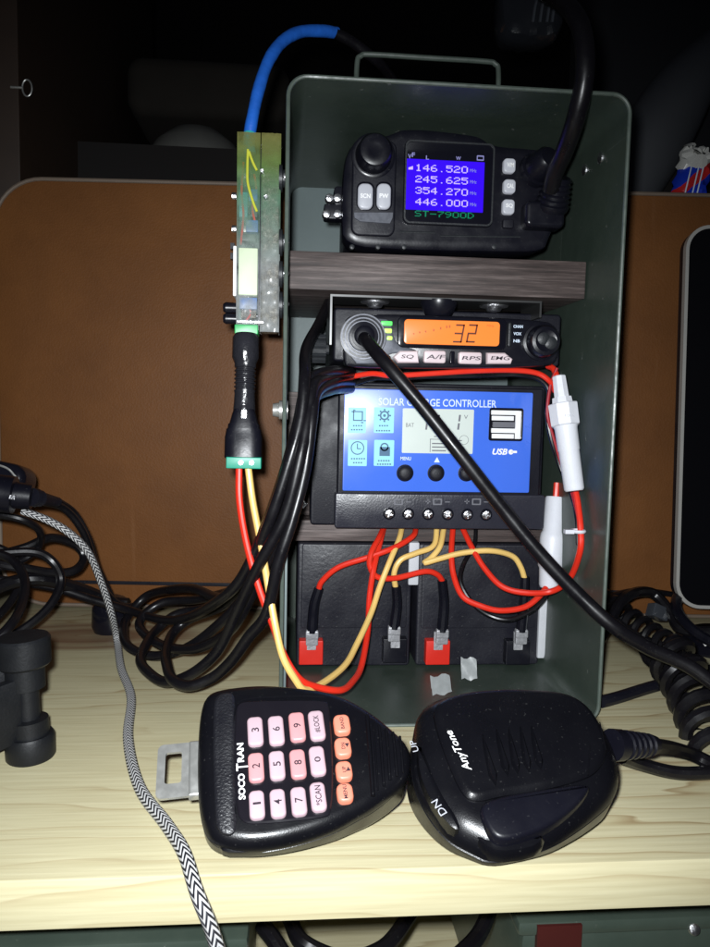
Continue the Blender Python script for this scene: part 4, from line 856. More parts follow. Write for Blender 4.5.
# blue taped lead
t = empty('taped_lead', PY(243, 135, .372), 'blue taped lead arching from the clear-taped circuit module up behind the box', 'cable')
m = MB(); tube(m, P3([(249, 138, .366), (252, 120, .366), (258, 92, .368), (268, 62, .372), (282, 42, .378), (300, 32, .385), (322, 31, .392), (337, 33, .397)]), 0.0028, 14, 14, wrap=0.028); m.build('blue_sleeve', M['blue_tape'], t)
m = MB(); tube(m, P3([(250, 154, .364), (249, 144, .364), (250, 134, .365)]), 0.0030, 12); m.build('teal_collar', M['teal'], t)
m = MB(); tube(m, P3([(335, 33, .396), (352, 42, .400), (368, 54, .405), (382, 66, .415), (400, 90, .44)]), 0.0026, 12); m.build('black_lead', M['cable'], t)

# circuit module on the outside of the box
ZB = PY(258, 334, .362).z
t = empty('circuit_module', V((PY(258, 334, .362).x, .365, ZB)), 'circuit module wrapped in clear yellowed tape, screwed to the left outside of the metal box', 'circuit module')
F = Frame(PY(258, 230, .360), (1, 0, 0), (0, -1, 0))
m = MB(); pslab(m, F, 238, 142, 258, 329, 0.0005, -0.0165, -0.0150); m.build('circuit_board', mat('dark_circuit_board', (0.012, 0.07, 0.045), 0.35, var=0.4, vs=220), t)
def comp(name, x0, y0, x1, y1, w0, w1, mm, r_=0.0003, bv=0.0002):
    m = MB(); pslab(m, F, x0, y0, x1, y1, r_, w0, w1, bv); return m.build(name, mm, t)
comp('relay', 238.5, 248, 257.5, 296, -0.015, -0.0014, M['label_pale'], .0006, .0004)
m = MB(); pslab(m, F, 238.5, 248, 257.5, 295, 0.0004, 0.0003, 0.0008, 0.0002); m.build('paper_label', M['label_pale'], t)
comp('blue_terminal', 239.5, 297.5, 257, 309, -0.015, -0.0018, M['relay_blue'])
comp('capacitor_block', 248.5, 189, 257.5, 201, -0.015, -0.0022, M['relay_blue'])
comp('capacitor_block', 246, 220, 258, 232, -0.015, -0.0020, M['relay_blue'])
comp('teal_module', 239, 192, 247.5, 217, -0.015, -0.0050, M['teal'])
comp('chip', 250, 204, 257.5, 217, -0.015, -0.0045, M['black'])
comp('chip', 240, 234, 256, 241, -0.015, -0.0040, M['black'])
comp('chip', 241, 310.5, 256, 318, -0.015, -0.0040, M['speckle'])
m = MB()
for k in range(22):
    x = random.uniform(240, 257); y = random.uniform(160, 326); c = F.px(x, y); lathe(m, F.p(*c, -0.0150), F.n, [(0, .0008), (.002+random.random()*.009, .0007), (.0115, .0002)], 7)
m.build('solder_joints', M['tin'], t)
for k, (x, y) in enumerate(((243, 172), (252, 182), (244, 226), (249, 313))):
    m = MB(); c = F.px(x, y); lathe(m, F.p(*c, -0.0150), F.n, [(0, .0019), (.0085, .0019), (.0092, .0014), (.0093, .0002)], 14); m.build('capacitor', M['black' if k % 2 else 'metal'], t)
m = MB()
for a_ in ([(243, 160), (241, 190), (243, 214), (240, 243)], [(254, 172), (256, 190), (252, 205), (256, 226)], [(245, 300), (250, 312), (244, 322)]): tube(m, [F.p(*F.px(x, y), -0.0030-0.0015*(i_ % 2)) for i_, (x, y) in enumerate(a_)], 0.00055, 6)
m.build('inner_wire', M['red'], t)
def film(name, x0, y0, x1, y1, w0, w1):
    cx, cy, w_, h_ = F.box(x0, y0, x1, y1, w1); mb = MB(); loops = []
    for k in range(3): pass
    n1, n2 = 9, 60; wq = w_/2; hq = h_/2
    # front sheet with shallow creases, sides folded back
    V_ = []
    for j_ in range(n2+1):
        for i_ in range(n1+1):
            u = -wq+w_*i_/n1; v = -hq+h_*j_/n2; e = min(i_, n1-i_)
            cr = random.gauss(0, .00016)+.0003*math.sin(v*90+1)
            V_.append((u, v, w1+cr if e else w1-.0005))
    front = [F.p(cx+u, cy+v, w) for u, v, w in V_]; back = [F.p(cx+u, cy+v, w-.00025) for u, v, w in V_]
    fs = []; st = n1+1; N_ = len(front)
    for j_ in range(n2):
        for i_ in range(n1):
            k = j_*st+i_; fs += [(k, k+1, k+st+1, k+st), (N_+k+st, N_+k+st+1, N_+k+1, N_+k)]
    mb.add(front+back, fs)
    for sx in (-1, 1): slab(mb, F, cx+sx*(wq-.0002), cy, .0003, h_, .0001, w0, w1-.0008)
    return mb.build(name, FILM, t, smooth=60)
def film_mat():
    m, N, L, b = node_mat('yellowed_clear_tape'); tc = N.new('ShaderNodeTexCoord'); sp = N.new('ShaderNodeSeparateXYZ'); L.new(tc.outputs['Object'], sp.inputs[0])
    mr = N.new('ShaderNodeMapRange'); mr.inputs[1].default_value = 0.03; mr.inputs[2].default_value = 0.092; L.new(sp.outputs[2], mr.inputs[0])
    n = N.new('ShaderNodeTexNoise'); n.inputs['Scale'].default_value = 160; n.inputs['Detail'].default_value = 6; L.new(tc.outputs['Object'], n.inputs['Vector'])
    r = ramp(N, [(0.0, (0.34, 0.36, 0.36)), (0.5, (0.16, 0.30, 0.20)), (0.75, (0.15, 0.24, 0.07)), (1.0, (0.24, 0.22, 0.07))]); L.new(mr.outputs[0], r.inputs[0]); L.new(r.outputs[0], b.inputs['Base Color'])
    q = N.new('ShaderNodeMapRange'); q.inputs[1].default_value = 0.35; q.inputs[2].default_value = 0.7; q.inputs[3].default_value = 0.06; q.inputs[4].default_value = 0.5; L.new(n.outputs['Fac'], q.inputs[0])
    ad = N.new('ShaderNodeMath'); ad.operation = 'MULTIPLY_ADD'; ad.inputs[1].default_value = 0.26; L.new(mr.outputs[0], ad.inputs[0]); L.new(q.outputs[0], ad.inputs[2])
    L.new(ad.outputs[0], b.inputs['Alpha']); b.inputs['Roughness'].default_value = 0.16; b.inputs['Specular IOR Level'].default_value = 0.8; return m
FILM = film_mat()
film('tape_wrap', 236.5, 133, 259.5, 331, -0.020, 0.0)
m = MB(); pslab(m, F, 261, 136, 279, 332, 0.001, -0.020, -0.0035, 0.0008); m.build('side_plate', M['speckle'], t)
film('tape_wrap', 260.5, 134, 280, 333, -0.018, -0.0012)
m = MB(); pslab(m, F, 258.8, 150, 261.2, 326, 0.0003, -0.018, -0.004); m.build('gap_strip', M['black'], t)
m = MB(); pslab(m, F, 233.2, 246, 236.2, 296, 0.0004, -0.016, -0.001); m.build('white_edge', M['white_edge'], t)
m = MB(); tube(m, [F.p(*F.px(x, y), 0.0008) for x, y in ((248, 150), (247.5, 168), (248, 184), (253, 202), (257, 212))], 0.0006, 8); tube(m, [F.p(*F.px(x, y), 0.0009) for x, y in ((249, 152), (253, 163), (257, 171))], 0.0006, 8); m.build('yellow_jumper', mat('lime_wire', (0.50, 0.52, 0.05), 0.4), t)
m = MB()
for y in (195, 228): lathe(m, F.p(*F.px(236, y), -0.002), (-1, 0, 0), [(0, 0.0016), (0.002, 0.0016)], 10)
for x, y in ((243, 330), (262, 171), (266, 197)): lathe(m, F.p(*F.px(x, y), 0), F.n, [(-0.001, 0.0012), (0.001, 0.0008)], 8)
m.build('solder_pin', M['screw'], t)
m = MB()
for y in (307, 318): lathe(m, F.p(*F.px(236, y), -0.004), (-1, 0, 0), [(0, 0.0024), (0.005, 0.0026), (0.0062, 0.0018)], 14)
for y in (248, 258): m.box(tuple(F.p(*F.px(230, y), -0.006)), tuple(F.p(*F.px(234, y-6), -0.002)))
m.build('black_button', M['black'], t)
m = MB(); pslab(m, F, 234.5, 324.5, 258, 334, 0.0006, -0.014, 0.0012, 0.0004); m.build('green_terminal', M['green_block'], t)
m = MB(); pslab(m, F, 237, 320.5, 264, 323, 0.0003, 0, 0.0009, 0.0002); m.build('solder_line', M['screw'], t)
for y in (176, 241, 273, 304):
    m = MB(); p = F.p(*F.px(279, y), -0.004); lathe(m, p, (1, 0, 0), [(0, 0.0062), (0.0015, 0.0062), (0.0018, 0.004), (X0-p.x-0.0002, 0.004)], 16); sc = m.build('standoff', M['grey_plastic'], t)
    m = MB(); q = p+V((0.0032, -0.0045, 0)); lathe(m, q, (0.15, -1, 0.1), [(0, 0.0016), (0.0008, 0.0014), (0.0011, 0.0005)], 12); m.build('screw_head', M['screw'], sc)
# DC plug
a = PY(246, 334, .360); b = PY(243, 466, .352); ax = (b-a); L_ = ax.length; k = L_/132
t = empty('power_plug', b, 'black barrel power plug with a green screw terminal end, hanging under the circuit module', 'plug')
m = MB(); pr = [(0, 0.0050), (4*k, 0.0062), (24*k, 0.0062), (30*k, 0.0050)]
for i in range(6): z = (34+i*4)*k; pr += [(z, 0.0050), (z+0.6*k, 0.0044), (z+2.2*k, 0.0044), (z+2.8*k, 0.0050)]
pr += [(60*k, 0.0047), (78*k, 0.0052)]
lathe(m, a, ax, pr, 24); m.build('taped_socket', mat('shiny_black_tape', (0.016, 0.016, 0.02), 0.22, bump=1.0, bs=260, rv=0.1, var=0.4), t)
m = MB(); fr = Frame(a, V((1, 0, 0)), -V((0, 1, 0))); pr = []
A = ax.normalized(); ex = V((1, 0, 0)); ex = (ex-A*ex.dot(A)).normalized(); ey = A.cross(ex); loops = []
for d, w1_, w2_ in ((76, .0047, .0047), (80, .0054, .005), (90, .0066, .0058), (91, .0072, .0058), (95, .0074, .006), (96, .0080, .006), (101, .0083, .006), (104, .0086, .0062), (124, .0086, .0062), (125, .0080, .0058)):
    loops.append([a+A*(d*k)+ex*(math.copysign(abs(math.cos(q))**.6, math.cos(q))*w1_)+ey*(math.copysign(abs(math.sin(q))**.6, math.sin(q))*w2_) for q in [2*math.pi*i/28 for i in range(28)]])
m.loft(loops); m.build('plug_body', M['black'], t)
m = MB(); fr = Frame(a+A*(129*k), ex, -V((0, 1, 0))); slab(m, fr, 0.0006, 0.0005, 0.0158, 0.0052, 0.0004, -0.0060, 0.0062, 0.0004); g = m.build('screw_terminal', M['green_dc'], t)
m = MB()
for dx in (-0.0006, 0.0042):
    lathe(m, fr.p(dx, 0.0007, 0.0064), fr.n, [(0, 0.0012), (0.0003, 0.0011)], 12)
m.build('terminal_screw', M['screw'], g)
m = MB(); slab(m, Frame(a+A*(80*k)+V((0, -0.0052, 0)), ex, -V((0, 1, 0))), 0.0003, 0, 0.0022, 0.0036, 0.0003, -0.001, 0.0006); m.build('metal_glint_band', M['screw'], t)

# black cable loom at the left, leaving the box and lying in loops
RC = 0.0027; g = 'black cables looped on the shelf left of the box'
loom = [
 ([(330, 300, .42), (318, 322, .395), (307, 348, .365), (306, 378, .342), (301, 420, .335), (288, 470, .333), (268, 528, .337), (248, 570, .36), (222, 597, .40), (194, 590, .435), (170, 589, .46), (147, 597, .475), (129, 614, .470), (123, 631, .455), (129, 646, .440), (147, 655, .428), (170, 653, .42), (194, 643, .41), (218, 624, .400), (240, 602, .39), (256, 580, .38)], 'black cable making the upper and leftmost loop of the coil'),
 ([(352, 374, .40), (330, 377, .37), (313, 386, .345), (308, 410, .337), (300, 460, .332), (284, 515, .332), (262, 560, .336), (240, 603, .350), (224, 643, .362), (209, 661, .366), (188, 675, .372), (164, 681, .380), (147, 672, .392), (141, 658, .405), (147, 640, .425), (158, 628, .44), (176, 616, .445), (197, 609, .44), (222, 604, .43), (246, 592, .40)], 'black cable making the lower left loop of the coil'),
 ([(352, 381, .40), (334, 384, .37), (318, 392, .345), (313, 420, .337), (305, 470, .334), (291, 520, .331), (279, 565, .331), (266, 612, .336), (250, 637, .343), (232, 661, .351), (212, 678, .357), (191, 686, .36), (173, 679, .366), (166, 666, .385), (165, 650, .405), (172, 634, .425), (190, 620, .43), (222, 606, .42), (244, 588, .40)], 'black cable making the lowest loop, nearest the left microphone'),
 ([(350, 388, .40), (330, 390, .365), (311, 400, .346), (304, 440, .338), (292, 490, .338), (276, 540, .340), (256, 582, .349), (236, 622, .365), (214, 640, .385), (190, 650, .40), (160, 644, .425), (140, 624, .45), (160, 604, .46), (200, 600, .45), (236, 590, .42)], 'black cable in the middle of the bundle crossing inside the loops'),
 ([(350, 372, .40), (328, 372, .365), (308, 382, .350), (298, 425, .338), (283, 475, .339), (262, 535, .343), (240, 578, .353), (218, 600, .37), (190, 616, .41), (165, 620, .44), (130, 612, .465), (95, 600, .47), (50, 588, .47), (0, 580, .46), (-40, 575, .45)], 'black cable leaving the bundle and running off to the left edge'),
]
for pts, lb in loom: wire('looped_cable', pts, RC, 'cable', lb, 'cable', g, n=12)
# tangle at far left
lt = [
 ([(-30, 480, .42), (30, 498, .42), (62, 506, .44), (82, 530, .45), (92, 560, .46), (104, 590, .47), (122, 606, .48), (140, 605, .49)], .0022, 'thin black cable curving over the braided one at left'),
 ([(58, 500, .44), (76, 514, .455), (90, 540, .46), (98, 566, .47), (112, 596, .48)], .0015, 'thin black cable leaving the black connector, beside the braided cable'),
 ([(-20, 512, .44), (20, 518, .44), (38, 530, .45), (40, 545, .46), (28, 556, .46), (5, 566, .45), (-30, 570, .44)], .0022, 'black cable loop at the left edge just below the braid end'),
 ([(-20, 560, .45), (25, 548, .46), (50, 538, .47), (75, 545, .48), (84, 558, .48), (74, 570, .47), (50, 572, .46), (15, 566, .45), (-30, 560, .45)], .0028, 'black cable making the wide flat loop left of the braided cable'),
 ([(-20, 555, .44), (30, 552, .45), (52, 562, .45), (61, 580, .45), (52, 604, .44), (30, 625, .43), (0, 640, .42), (-30, 645, .41)], .0026, 'black cable dropping inside the wide flat loop and away to the lower left'),
 ([(-30, 600, .43), (10, 582, .45), (45, 580, .46), (85, 592, .48), (110, 602, .49), (128, 604, .49)], .0040, 'thick black cable running along the case foot at left'),
 ([(-20, 655, .38), (8, 628, .39), (20, 605, .41), (24, 580, .43), (10, 560, .44), (-20, 550, .44)], .0026, 'black cable curving down to the shelf at the left edge'),
 ([(-20, 540, .47), (18, 560, .47), (16, 590, .46), (-5, 620, .44), (-30, 640, .42)], .0024, 'black cable hanging farthest left behind the tangle'),
]
for pts, r, lb in lt: wire('tangled_cable', pts, r, 'cable', lb, 'cable', 'black cables tangled at the left edge', n=10)
m = MB(); c = PZ(111, 615, 0.0); c.y = .50; c.x = PY(111, 600, .5).x; lathe(m, V((c.x, c.y, 0.0)), (0, 0, 1), [(0, 0.011), (0.004, 0.0125), (0.016, 0.0120), (0.022, 0.009), (0.024, 0.004)], 28)
tag(m.build('rubber_cap', M['black_gloss']), 'round black cap behind the braided cable at the foot of the brown case', 'cap')
# connector at left edge
t = empty('barrel_connector', PY(20, 500, .41), 'black barrel connector at the left edge above the braided cable', 'connector')
m = MB(); a = PY(-14, 492, .41); b = PY(32, 497, .412); lathe(m, a, b-a, [(0, .010), (0.014, .0100), (0.0145, .0072), ((b-a).length, .0066)], 20); m.build('housing', M['black'], t)
m = MB(); c = PY(58, 502, .43); lathe(m, b, c-b, [(0, .0048), (0.003, .0050), (0.004, .0042), (0.006, .0045), (0.007, .0038), ((c-b).length, .0026)], 16); m.build('strain_relief', M['black_matte'], t)
m = MB(); fr = Frame(PY(11, 497, .4025), (1, 0, -.1), (0, -1, 0.1)); slab(m, fr, 0, 0, .0042, .0022, .0004, -0.002, 0.0006); m.build('metal_contact', M['screw'], t)
t = empty('adapter_block', PY(0, 480, .43), 'black glossy adapter at the left edge, above the barrel connector', 'adapter')
m = MB(); fr = Frame(PY(-14, 478, .43), (1, 0, -.2), (0, -1, 0.2)); slab(m, fr, 0, 0, .040, .022, .008, -0.02, 0.0, 0.004); m.build('case', M['black_gloss'], t)
m = MB(); tube(m, [fr.p(-.012, .0085, .001), fr.p(.008, .008, .0012), fr.p(.0155, .004, .0008)], .0006, 6); m.build('silver_line', M['metal'], t)
# braided cable
bp = [(22, 511, .425), (45, 519, .425), (68, 532, .425), (88, 552, .43), (101, 582, .44), (111, 612, .45)]
P = P3(bp) + [PZ(x, y, z) for x, y, z in ((117, 640, .006), (121, 668, .0026), (131, 697, .0026), (128, 738, .0026), (139, 786, .0026), (166, 824, .0026), (184, 853, .0027))] + P3([(197, 893, .2290), (211, 928, .2255), (226, 975, .2250)])
m = MB(); tube(m, P, [0.0021, 0.0024], 16, 14); tag(m.build('braided_cable', M['braid']), 'black and white braided cable snaking down the shelf and over its front edge', 'cable')
# coiled cord at right
def helix(ctrl, R0, R1, r, turns, name, label):
    C = crom(ctrl, 40); n_ = len(C); T = [(C[min(i+1, n_-1)]-C[max(i-1, 0)]).normalized() for i in range(n_)]
    u = T[0].cross(V((0, 0, 1))).normalized(); out = []; d = [0]
    for i in range(1, n_): d.append(d[-1]+(C[i]-C[i-1]).length)
    tot = int(turns*18)
    us = []
    for i in range(n_): u = (u-T[i]*u.dot(T[i])).normalized(); us.append(u.copy())
    for k in range(tot+1):
        f = k/tot*d[-1]; i = 0
        while i < n_-2 and d[i+1] < f: i += 1
        q = (f-d[i])/max(1e-9, d[i+1]-d[i]); c = C[i].lerp(C[i+1], q); uu = us[i]; vv = T[i].cross(uu); a_ = 2*math.pi*k/18; rad = R0+(R1-R0)*k/tot
        out.append(c+uu*(rad*math.cos(a_))+vv*(rad*math.sin(a_)))
    m = MB(); tube(m, out, r, 8, raw=True); return tag(m.build(name, M['cable']), label, 'cord')
helix([PY(594, 596, .50)+V((0, 0, 0)), PY(625, 618, .47), PY(655, 640, .44), PY(682, 655, .415)], .0072, .0080, .0024, 8.5, 'coiled_cord', 'black coiled cord stretching from behind the box, the thinner farther coil')
helix([PY(664, 646, .375), PY(686, 680, .355), PY(703, 715, .335), PY(722, 765, .31), PY(750, 830, .29)], .0105, .0110, .0033, 9, 'coiled_cord', 'thick black coiled cord at the right edge, the nearer coil')
wire('flat_cable', [PZ(601, 702, .0032), PZ(620, 697, .0032), PZ(650, 688, .0032), PZ(690, 676, .0032), PZ(730, 664, .0032)], .0032, 'black_matte', 'straight black cable crossing the shelf under the coiled cords', 'cable')
for pts, r, lb in (([(602, 598, .50), (640, 590, .52), (690, 597, .52), (740, 610, .50)], .0022, 'black cable arching along the foot of the brown case at right'),
                   ([(600, 640, .44), (622, 600, .46), (650, 592, .48), (670, 610, .47), (680, 628, .46), (700, 632, .45), (730, 630, .44)], .0036, 'black cable arching over the white-tipped plug at right'),
                   ([(604, 606, .46), (617, 625, .45), (640, 640, .44), (668, 652, .43), (700, 676, .41), (730, 700, .39)], .0040, 'thick black cable lying behind the farther coiled cord')):
    wire('stray_cable', pts, r, 'cable', lb, 'cable')
m = MB(); fr = Frame(PY(662, 612, .468), (1, 0, -.4), (0.2, -1, .3)); slab(m, fr, 0, 0, .012, .009, .001, -.008, 0, .001)
tag(m.build('network_plug', M['clear']), 'small clear plastic plug among the black cables right of the box', 'plug')
m = MB(); p = PY(706, 655, .44); fr = Frame(p, (1, 0, 0), (0, -1, 0)); slab(m, fr, 0.003, 0.004, .008, .012, .001, -.003, 0, .0006); tag(m.build('white_clip', M['white_edge']), 'small white clip at the right edge under the tablet', 'clip')
# plastic hung at the top right
t = empty('cable_adapter', PY(520, 40, .42), 'dark plastic adapter in a shiny bag hanging at the top behind the box', 'adapter')
m = MB(); F = Frame(PY(530, 15, .42), (1, 0, -.05), (0, -1, 0)); o = smooth_loop(P2(F, [(500, -20), (499, 12), (501, 28), (512, 37), (540, 40), (562, 36), (566, 10), (566, -20)]), 2)
loops = []
for wd, ins in ((-.02, .002), (-.012, 0), (-.004, 0), (0, .002), (.001, .006)): loops.append([F.p(u, v, wd+.0012*math.sin(u*700+v*200)) for u, v in inset(o, ins)])
m.loft(loops); m.build('bag', mat('shiny_black_bag', (.012, .013, .016), .2, bump=1, bs=120, rv=.1), t)
m = MB()
for x in (534, 541, 548, 553): tube(m, [F.p(*F.px(x+4, -4), .002), F.p(*F.px(x, 8), .0028), F.p(*F.px(x-2, 24), .0018)], .0009, 6)
m.build('bag_fold', M['clear'], t)

# ================================================================== CLAMP MOUNT AT LEFT
c = PZ(31, 757, 0.0); t = empty('clamp_mount', V((c.x, c.y, 0)), 'near-black plastic pivot mount with round end discs at the left edge of the shelf', 'mount')
zt = .1526-(640-403)/758*c.y
zt = PY(28, 650, c.y).z
lean = V((-0.05, 0, 1)).normalized()
o = V((c.x, c.y, 0.0))
def lz(z, r): return (z, r)
Htot = zt+0.006
m = MB(); lathe(m, o, lean, [(0, .0094), (.001, .0100), (.0095, .0100), (.0105, .0094)], 36); m.build('end_disc', M['clamp'], t)
m = MB(); lathe(m, o, lean, [(Htot-.0125, .0098), (Htot-.0115, .0108), (Htot-.001, .0110), (Htot, .0102)], 36); m.build('end_disc', M['clamp'], t)
m = MB(); lathe(m, o, lean, [(.0105, .0082), (.017, .0080), (.0175, .0050), (Htot-.0225, .0050), (Htot-.022, .0078), (Htot-.0125, .0080)], 30); m.build('pivot_post', M['clamp'], t)
m = MB(); a = o+lean*(Htot*.45)
for (dz0, dz1, y0, y1) in ((.0, .020, -.002, .003),):
    pa = a+V((0, -.006, .013)); pb = a+V((-.05, -.050, .004)); pc = pb+V((0, 0, -.030)); pd = a+V((0, -.006, -.014)); off = V((-.003, .004, 0))
    m.add([pa, pb, pc, pd, pa+off, pb+off, pc+off, pd+off], [(0, 1, 2, 3), (7, 6, 5, 4), (0, 4, 5, 1), (1, 5, 6, 2), (2, 6, 7, 3), (3, 7, 4, 0)])
m.build('arm_plate', M['clamp'], t, bevel=.0012)
m = MB(); pa = a+V((-.004, .0, .020)); pb = a+V((-.06, -.02, .022)); off = V((0, .012, 0)); dn = V((0, 0, -.016))
m.add([pa, pb, pb+dn, pa+dn, pa+off, pb+off, pb+dn+off, pa+dn+off], [(0, 1, 2, 3), (7, 6, 5, 4), (0, 4, 5, 1), (1, 5, 6, 2), (2, 6, 7, 3), (3, 7, 4, 0)])
m.build('rear_arm', M['clamp'], t, bevel=.001)

# ================================================================== MICROPHONES
def micframe(px, py, z, tilt, a, b):
    o = PZ(px, py, z); n = V((0, -math.sin(R(tilt)), math.cos(R(tilt)))); F0 = Frame(o, (1, 0, 0), n)
    qa = F0.p(*F0.px(*a)); qb = F0.p(*F0.px(*b)); return Frame(o, qb-qa, n)
F = micframe(290, 848, .0120, 33, (256, 732), (318, 726))
LM = [(200, 705), (206, 690), (222, 684), (261, 680), (298, 683), (332, 688), (354, 697), (376, 711), (394, 726), (407, 738), (413, 752), (410, 772), (396, 787), (378, 802), (358, 813), (336, 825), (297, 838), (258, 845), (226, 843), (209, 835), (201, 820), (197, 790), (197, 740)]
t = empty('hand_microphone', F.p(*F.px(300, 845), -.02)*1, 'black hand microphone with lit number keypad and a steel clip, lying on the shelf', 'microphone'); t.location.z = 0.0
o = smooth_loop(P2(F, LM), 2)
m = MB(); wedge(m, F, o, [('f', 1.0, .010), ('f', .96, .006), ('f', .80, .0022), ('f', .62, .0004), (-.0064, .0002), (-.0061, .0008), (-.0057, .0008), (-.0054, .0), (-.004, 0), (-.0025, .0006), (-.0008, .002), (.0, .0042)]); m.build('shell', M['mic'], t)
# lower grip ledge
m = MB(); o2 = smooth_loop(P2(F, [(219, 838), (219, 853), (232, 857), (270, 853), (310, 843), (342, 830), (350, 818)], -.007), 1); outline(m, F, o2, [(-.0098, .001), (-.0075, 0), (-.0050, .0002), (-.0040, .0015)]); m.build('side_grip', M['mic'], t)
# raised left bolster and key panel
m = MB(); o3 = smooth_loop(P2(F, [(212, 705), (218, 694), (232, 692), (236, 700), (235, 760), (238, 828), (232, 836), (220, 834), (214, 822)]), 2); outline(m, F, o3, [(-.001, 0), (.0003, .0002), (.0008, .0007), (.0010, .0014)]); m.build('end_bolster', M['mic_tex'], t)
m = MB(); o4 = smooth_loop(P2(F, [(235, 712), (238, 703), (252, 701), (325, 700), (330, 706), (334, 760), (333, 812), (325, 819), (252, 826), (241, 822), (236, 812), (233, 760)]), 2); outline(m, F, o4, [(-.001, 0), (.0004, .0002), (.0008, .0007)]); m.build('key_panel', M['mic_dark'], t)
m = MB(); pts = [F.p(*F.px(x, y), .0006) for x, y in ((235.5, 815), (233, 790), (232, 760), (233, 730), (235, 712), (240, 703), (255, 699), (300, 697), (325, 698))]; tube(m, pts, .00025, 6); m.build('panel_edge', M['mic'], t)
def key(F, x, y, w_, h_, s, mm, tw, th_, rad=.0022, ink='ink_dark', hi=.0026, t=None):
    c = F.px(x, y, hi); a = F.box(x-w_/2, y-h_/2, x+w_/2, y+h_/2, hi)
    m = MB(); slab(m, F, c[0], c[1], a[2], a[3], rad, 0, hi, .0009); k = m.build('key', M[mm], t)
    G = Frame(F.p(c[0], c[1], 0), F.ey, F.n); m = MB()
    if s == '^': pass
    text_to(m, G, s, 0, 0, tw, th_, hi+.0002, bold=0.01); m.build('key_legend', M[ink], k)
    return k, G
sc_ = .29/758
cols = [(256, (730, 766, 803.5), '321'), (277, (729, 764, 802), '654'), (298, (725.5, 762.5, 800), '987')]
for x, ys, ss in cols:
    for y, s in zip(ys, ss):
        xx = x + (y-766)*0.022
        key(F, xx, y, 15.5, 28.5, s, 'key_pink_b' if s in '298' else 'key_pink', .0017 if s != '1' else .0008, .0026, .0017, t=t)
for y, s, tw in ((724, '#LOCK', .0070), (759.5, '0', .0020), (795.5, '*SCAN', .0070)): key(F, 317.5+(y-760)*.02, y, 15.5, 29, s, 'key_pink', tw, .0021, .0018, t=t)
for y, s, tw in ((723, 'BAND', .0048), (746, 'DN', .0024), (769.5, 'UP', .0022), (791.5, 'MENU', .0050)):
    k, G = key(F, 343.5+(y-755)*.045, y, 16, 18.5, s, 'key_orange', tw, .0013, .002, t=t)
    if s in ('DN', 'UP'):
        m = MB(); sg = -1 if s == 'DN' else 1; m.add([G.p(sg*-.0008-0, -.0022, .0029), G.p(sg*.0008, -.0014, .0029), G.p(sg*-.0008, -.0006-.0, .0029)], [(0, 1, 2)] if sg > 0 else [(2, 1, 0)]); m.build('arrow_mark', M['ink_dark'], k)
# maker's lettering, read upwards
c0 = F.px(241, 770, .001); G = Frame(F.p(c0[0], c0[1], 0), F.ey, F.n)
m = MB(); y0 = F.box(240, 741, 241, 799)[3]; text_to(m, G, 'SOCO', -y0*.28, 0, y0*.43, .0023, .0011, bold=.03); text_to(m, G, 'RAN', y0*.305, 0, y0*.34, .0023, .0011, bold=.03); text_to(m, G, 'T', y0*.05, -.0004, y0*.13, .0040, .0011, bold=.005)
m.build('lettering', M['ink_white'], t)
# ribs towards the cord end
m = MB()
for (xa, ya, xb, yb, rr_) in ((367, 715, 373, 796, .0007), (379, 725, 384, 786, .0005), (386, 728, 390, 780, .0005), (393, 732, 397, 776, .0005), (400, 736, 403, 772, .0004), (373, 721, 378, 790, .0003)):
    pts = [F.p(*F.px(xa+(xb-xa)*k/6, ya+(yb-ya)*k/6), -.0002+.0006*math.sin(math.pi*k/6)) for k in range(7)]; tube(m, pts, rr_*1.1, 6)
m.build('grip_ribs', M['mic'], t)
# steel hanger clip
m = MB(); G = Frame(F.p(0, 0, -.010), F.ex, F.n)
q = G.box(157, 742.5, 203, 796); hq = G.box(165, 752, 181.5, 783)
ring(m, G, rr(q[0]+.004, q[1], q[2]+.008, q[3], .0022), rr(hq[0], hq[1], hq[2], hq[3], .001), -.0012, 0)
q2 = G.box(189, 743, 203, 797); slab(m, G, q2[0], q2[1], q2[2], q2[3]*1.02, .0005, -.001, .0022, .0009); m.build('hanger_clip', M['metal'], t)

# ---- right microphone
F = micframe(500, 852, .0125, 31, (440, 790), (600, 770))
RM = [(414, 735), (417, 710), (428, 696), (448, 688), (481, 683), (515, 682), (545, 684), (573, 690), (590, 700), (606, 718), (618, 742), (625, 768), (619, 790), (603, 806), (582, 824), (556, 842), (527, 852), (494, 860), (474, 849), (452, 836), (433, 812), (419, 785), (413, 760)]
t = empty('hand_microphone', F.p(*F.px(520, 850), -.02)*1, 'plain black hand microphone without keys at the right', 'microphone'); t.location.z = 0.0
t['label'] = 'plain black hand microphone without keys, grooved face, lying to the right of the keypad one'
RM = [(x, y-max(0, y-800)*.12) for x, y in RM]
o = smooth_loop(P2(F, RM), 2)
m = MB(); wedge(m, F, o, [('f', 1.0, .011), ('f', .95, .006), ('f', .78, .0018), ('f', .64, .0), (-.0076, .0), (-.0073, .0007), (-.0069, .0007), (-.0066, 0), (-.005, .0004), (-.003, .0016), (-.001, .0036), (.0006, .0065), (.0014, .0100)]); m.build('shell', M['mic'], t)
m = MB(); o2 = smooth_loop(P2(F, [(432, 706), (455, 694), (500, 689), (560, 691), (585, 702), (603, 728), (609, 752), (600, 770), (585, 780), (540, 792), (500, 797), (478, 803), (462, 797), (446, 760), (436, 730)], .002), 2)
outline(m, F, o2, [(-.001, 0), (.0022, .0002), (.0034, .0014), (.0038, .0026)]); m.build('face_panel', M['mic'], t)
m = MB()
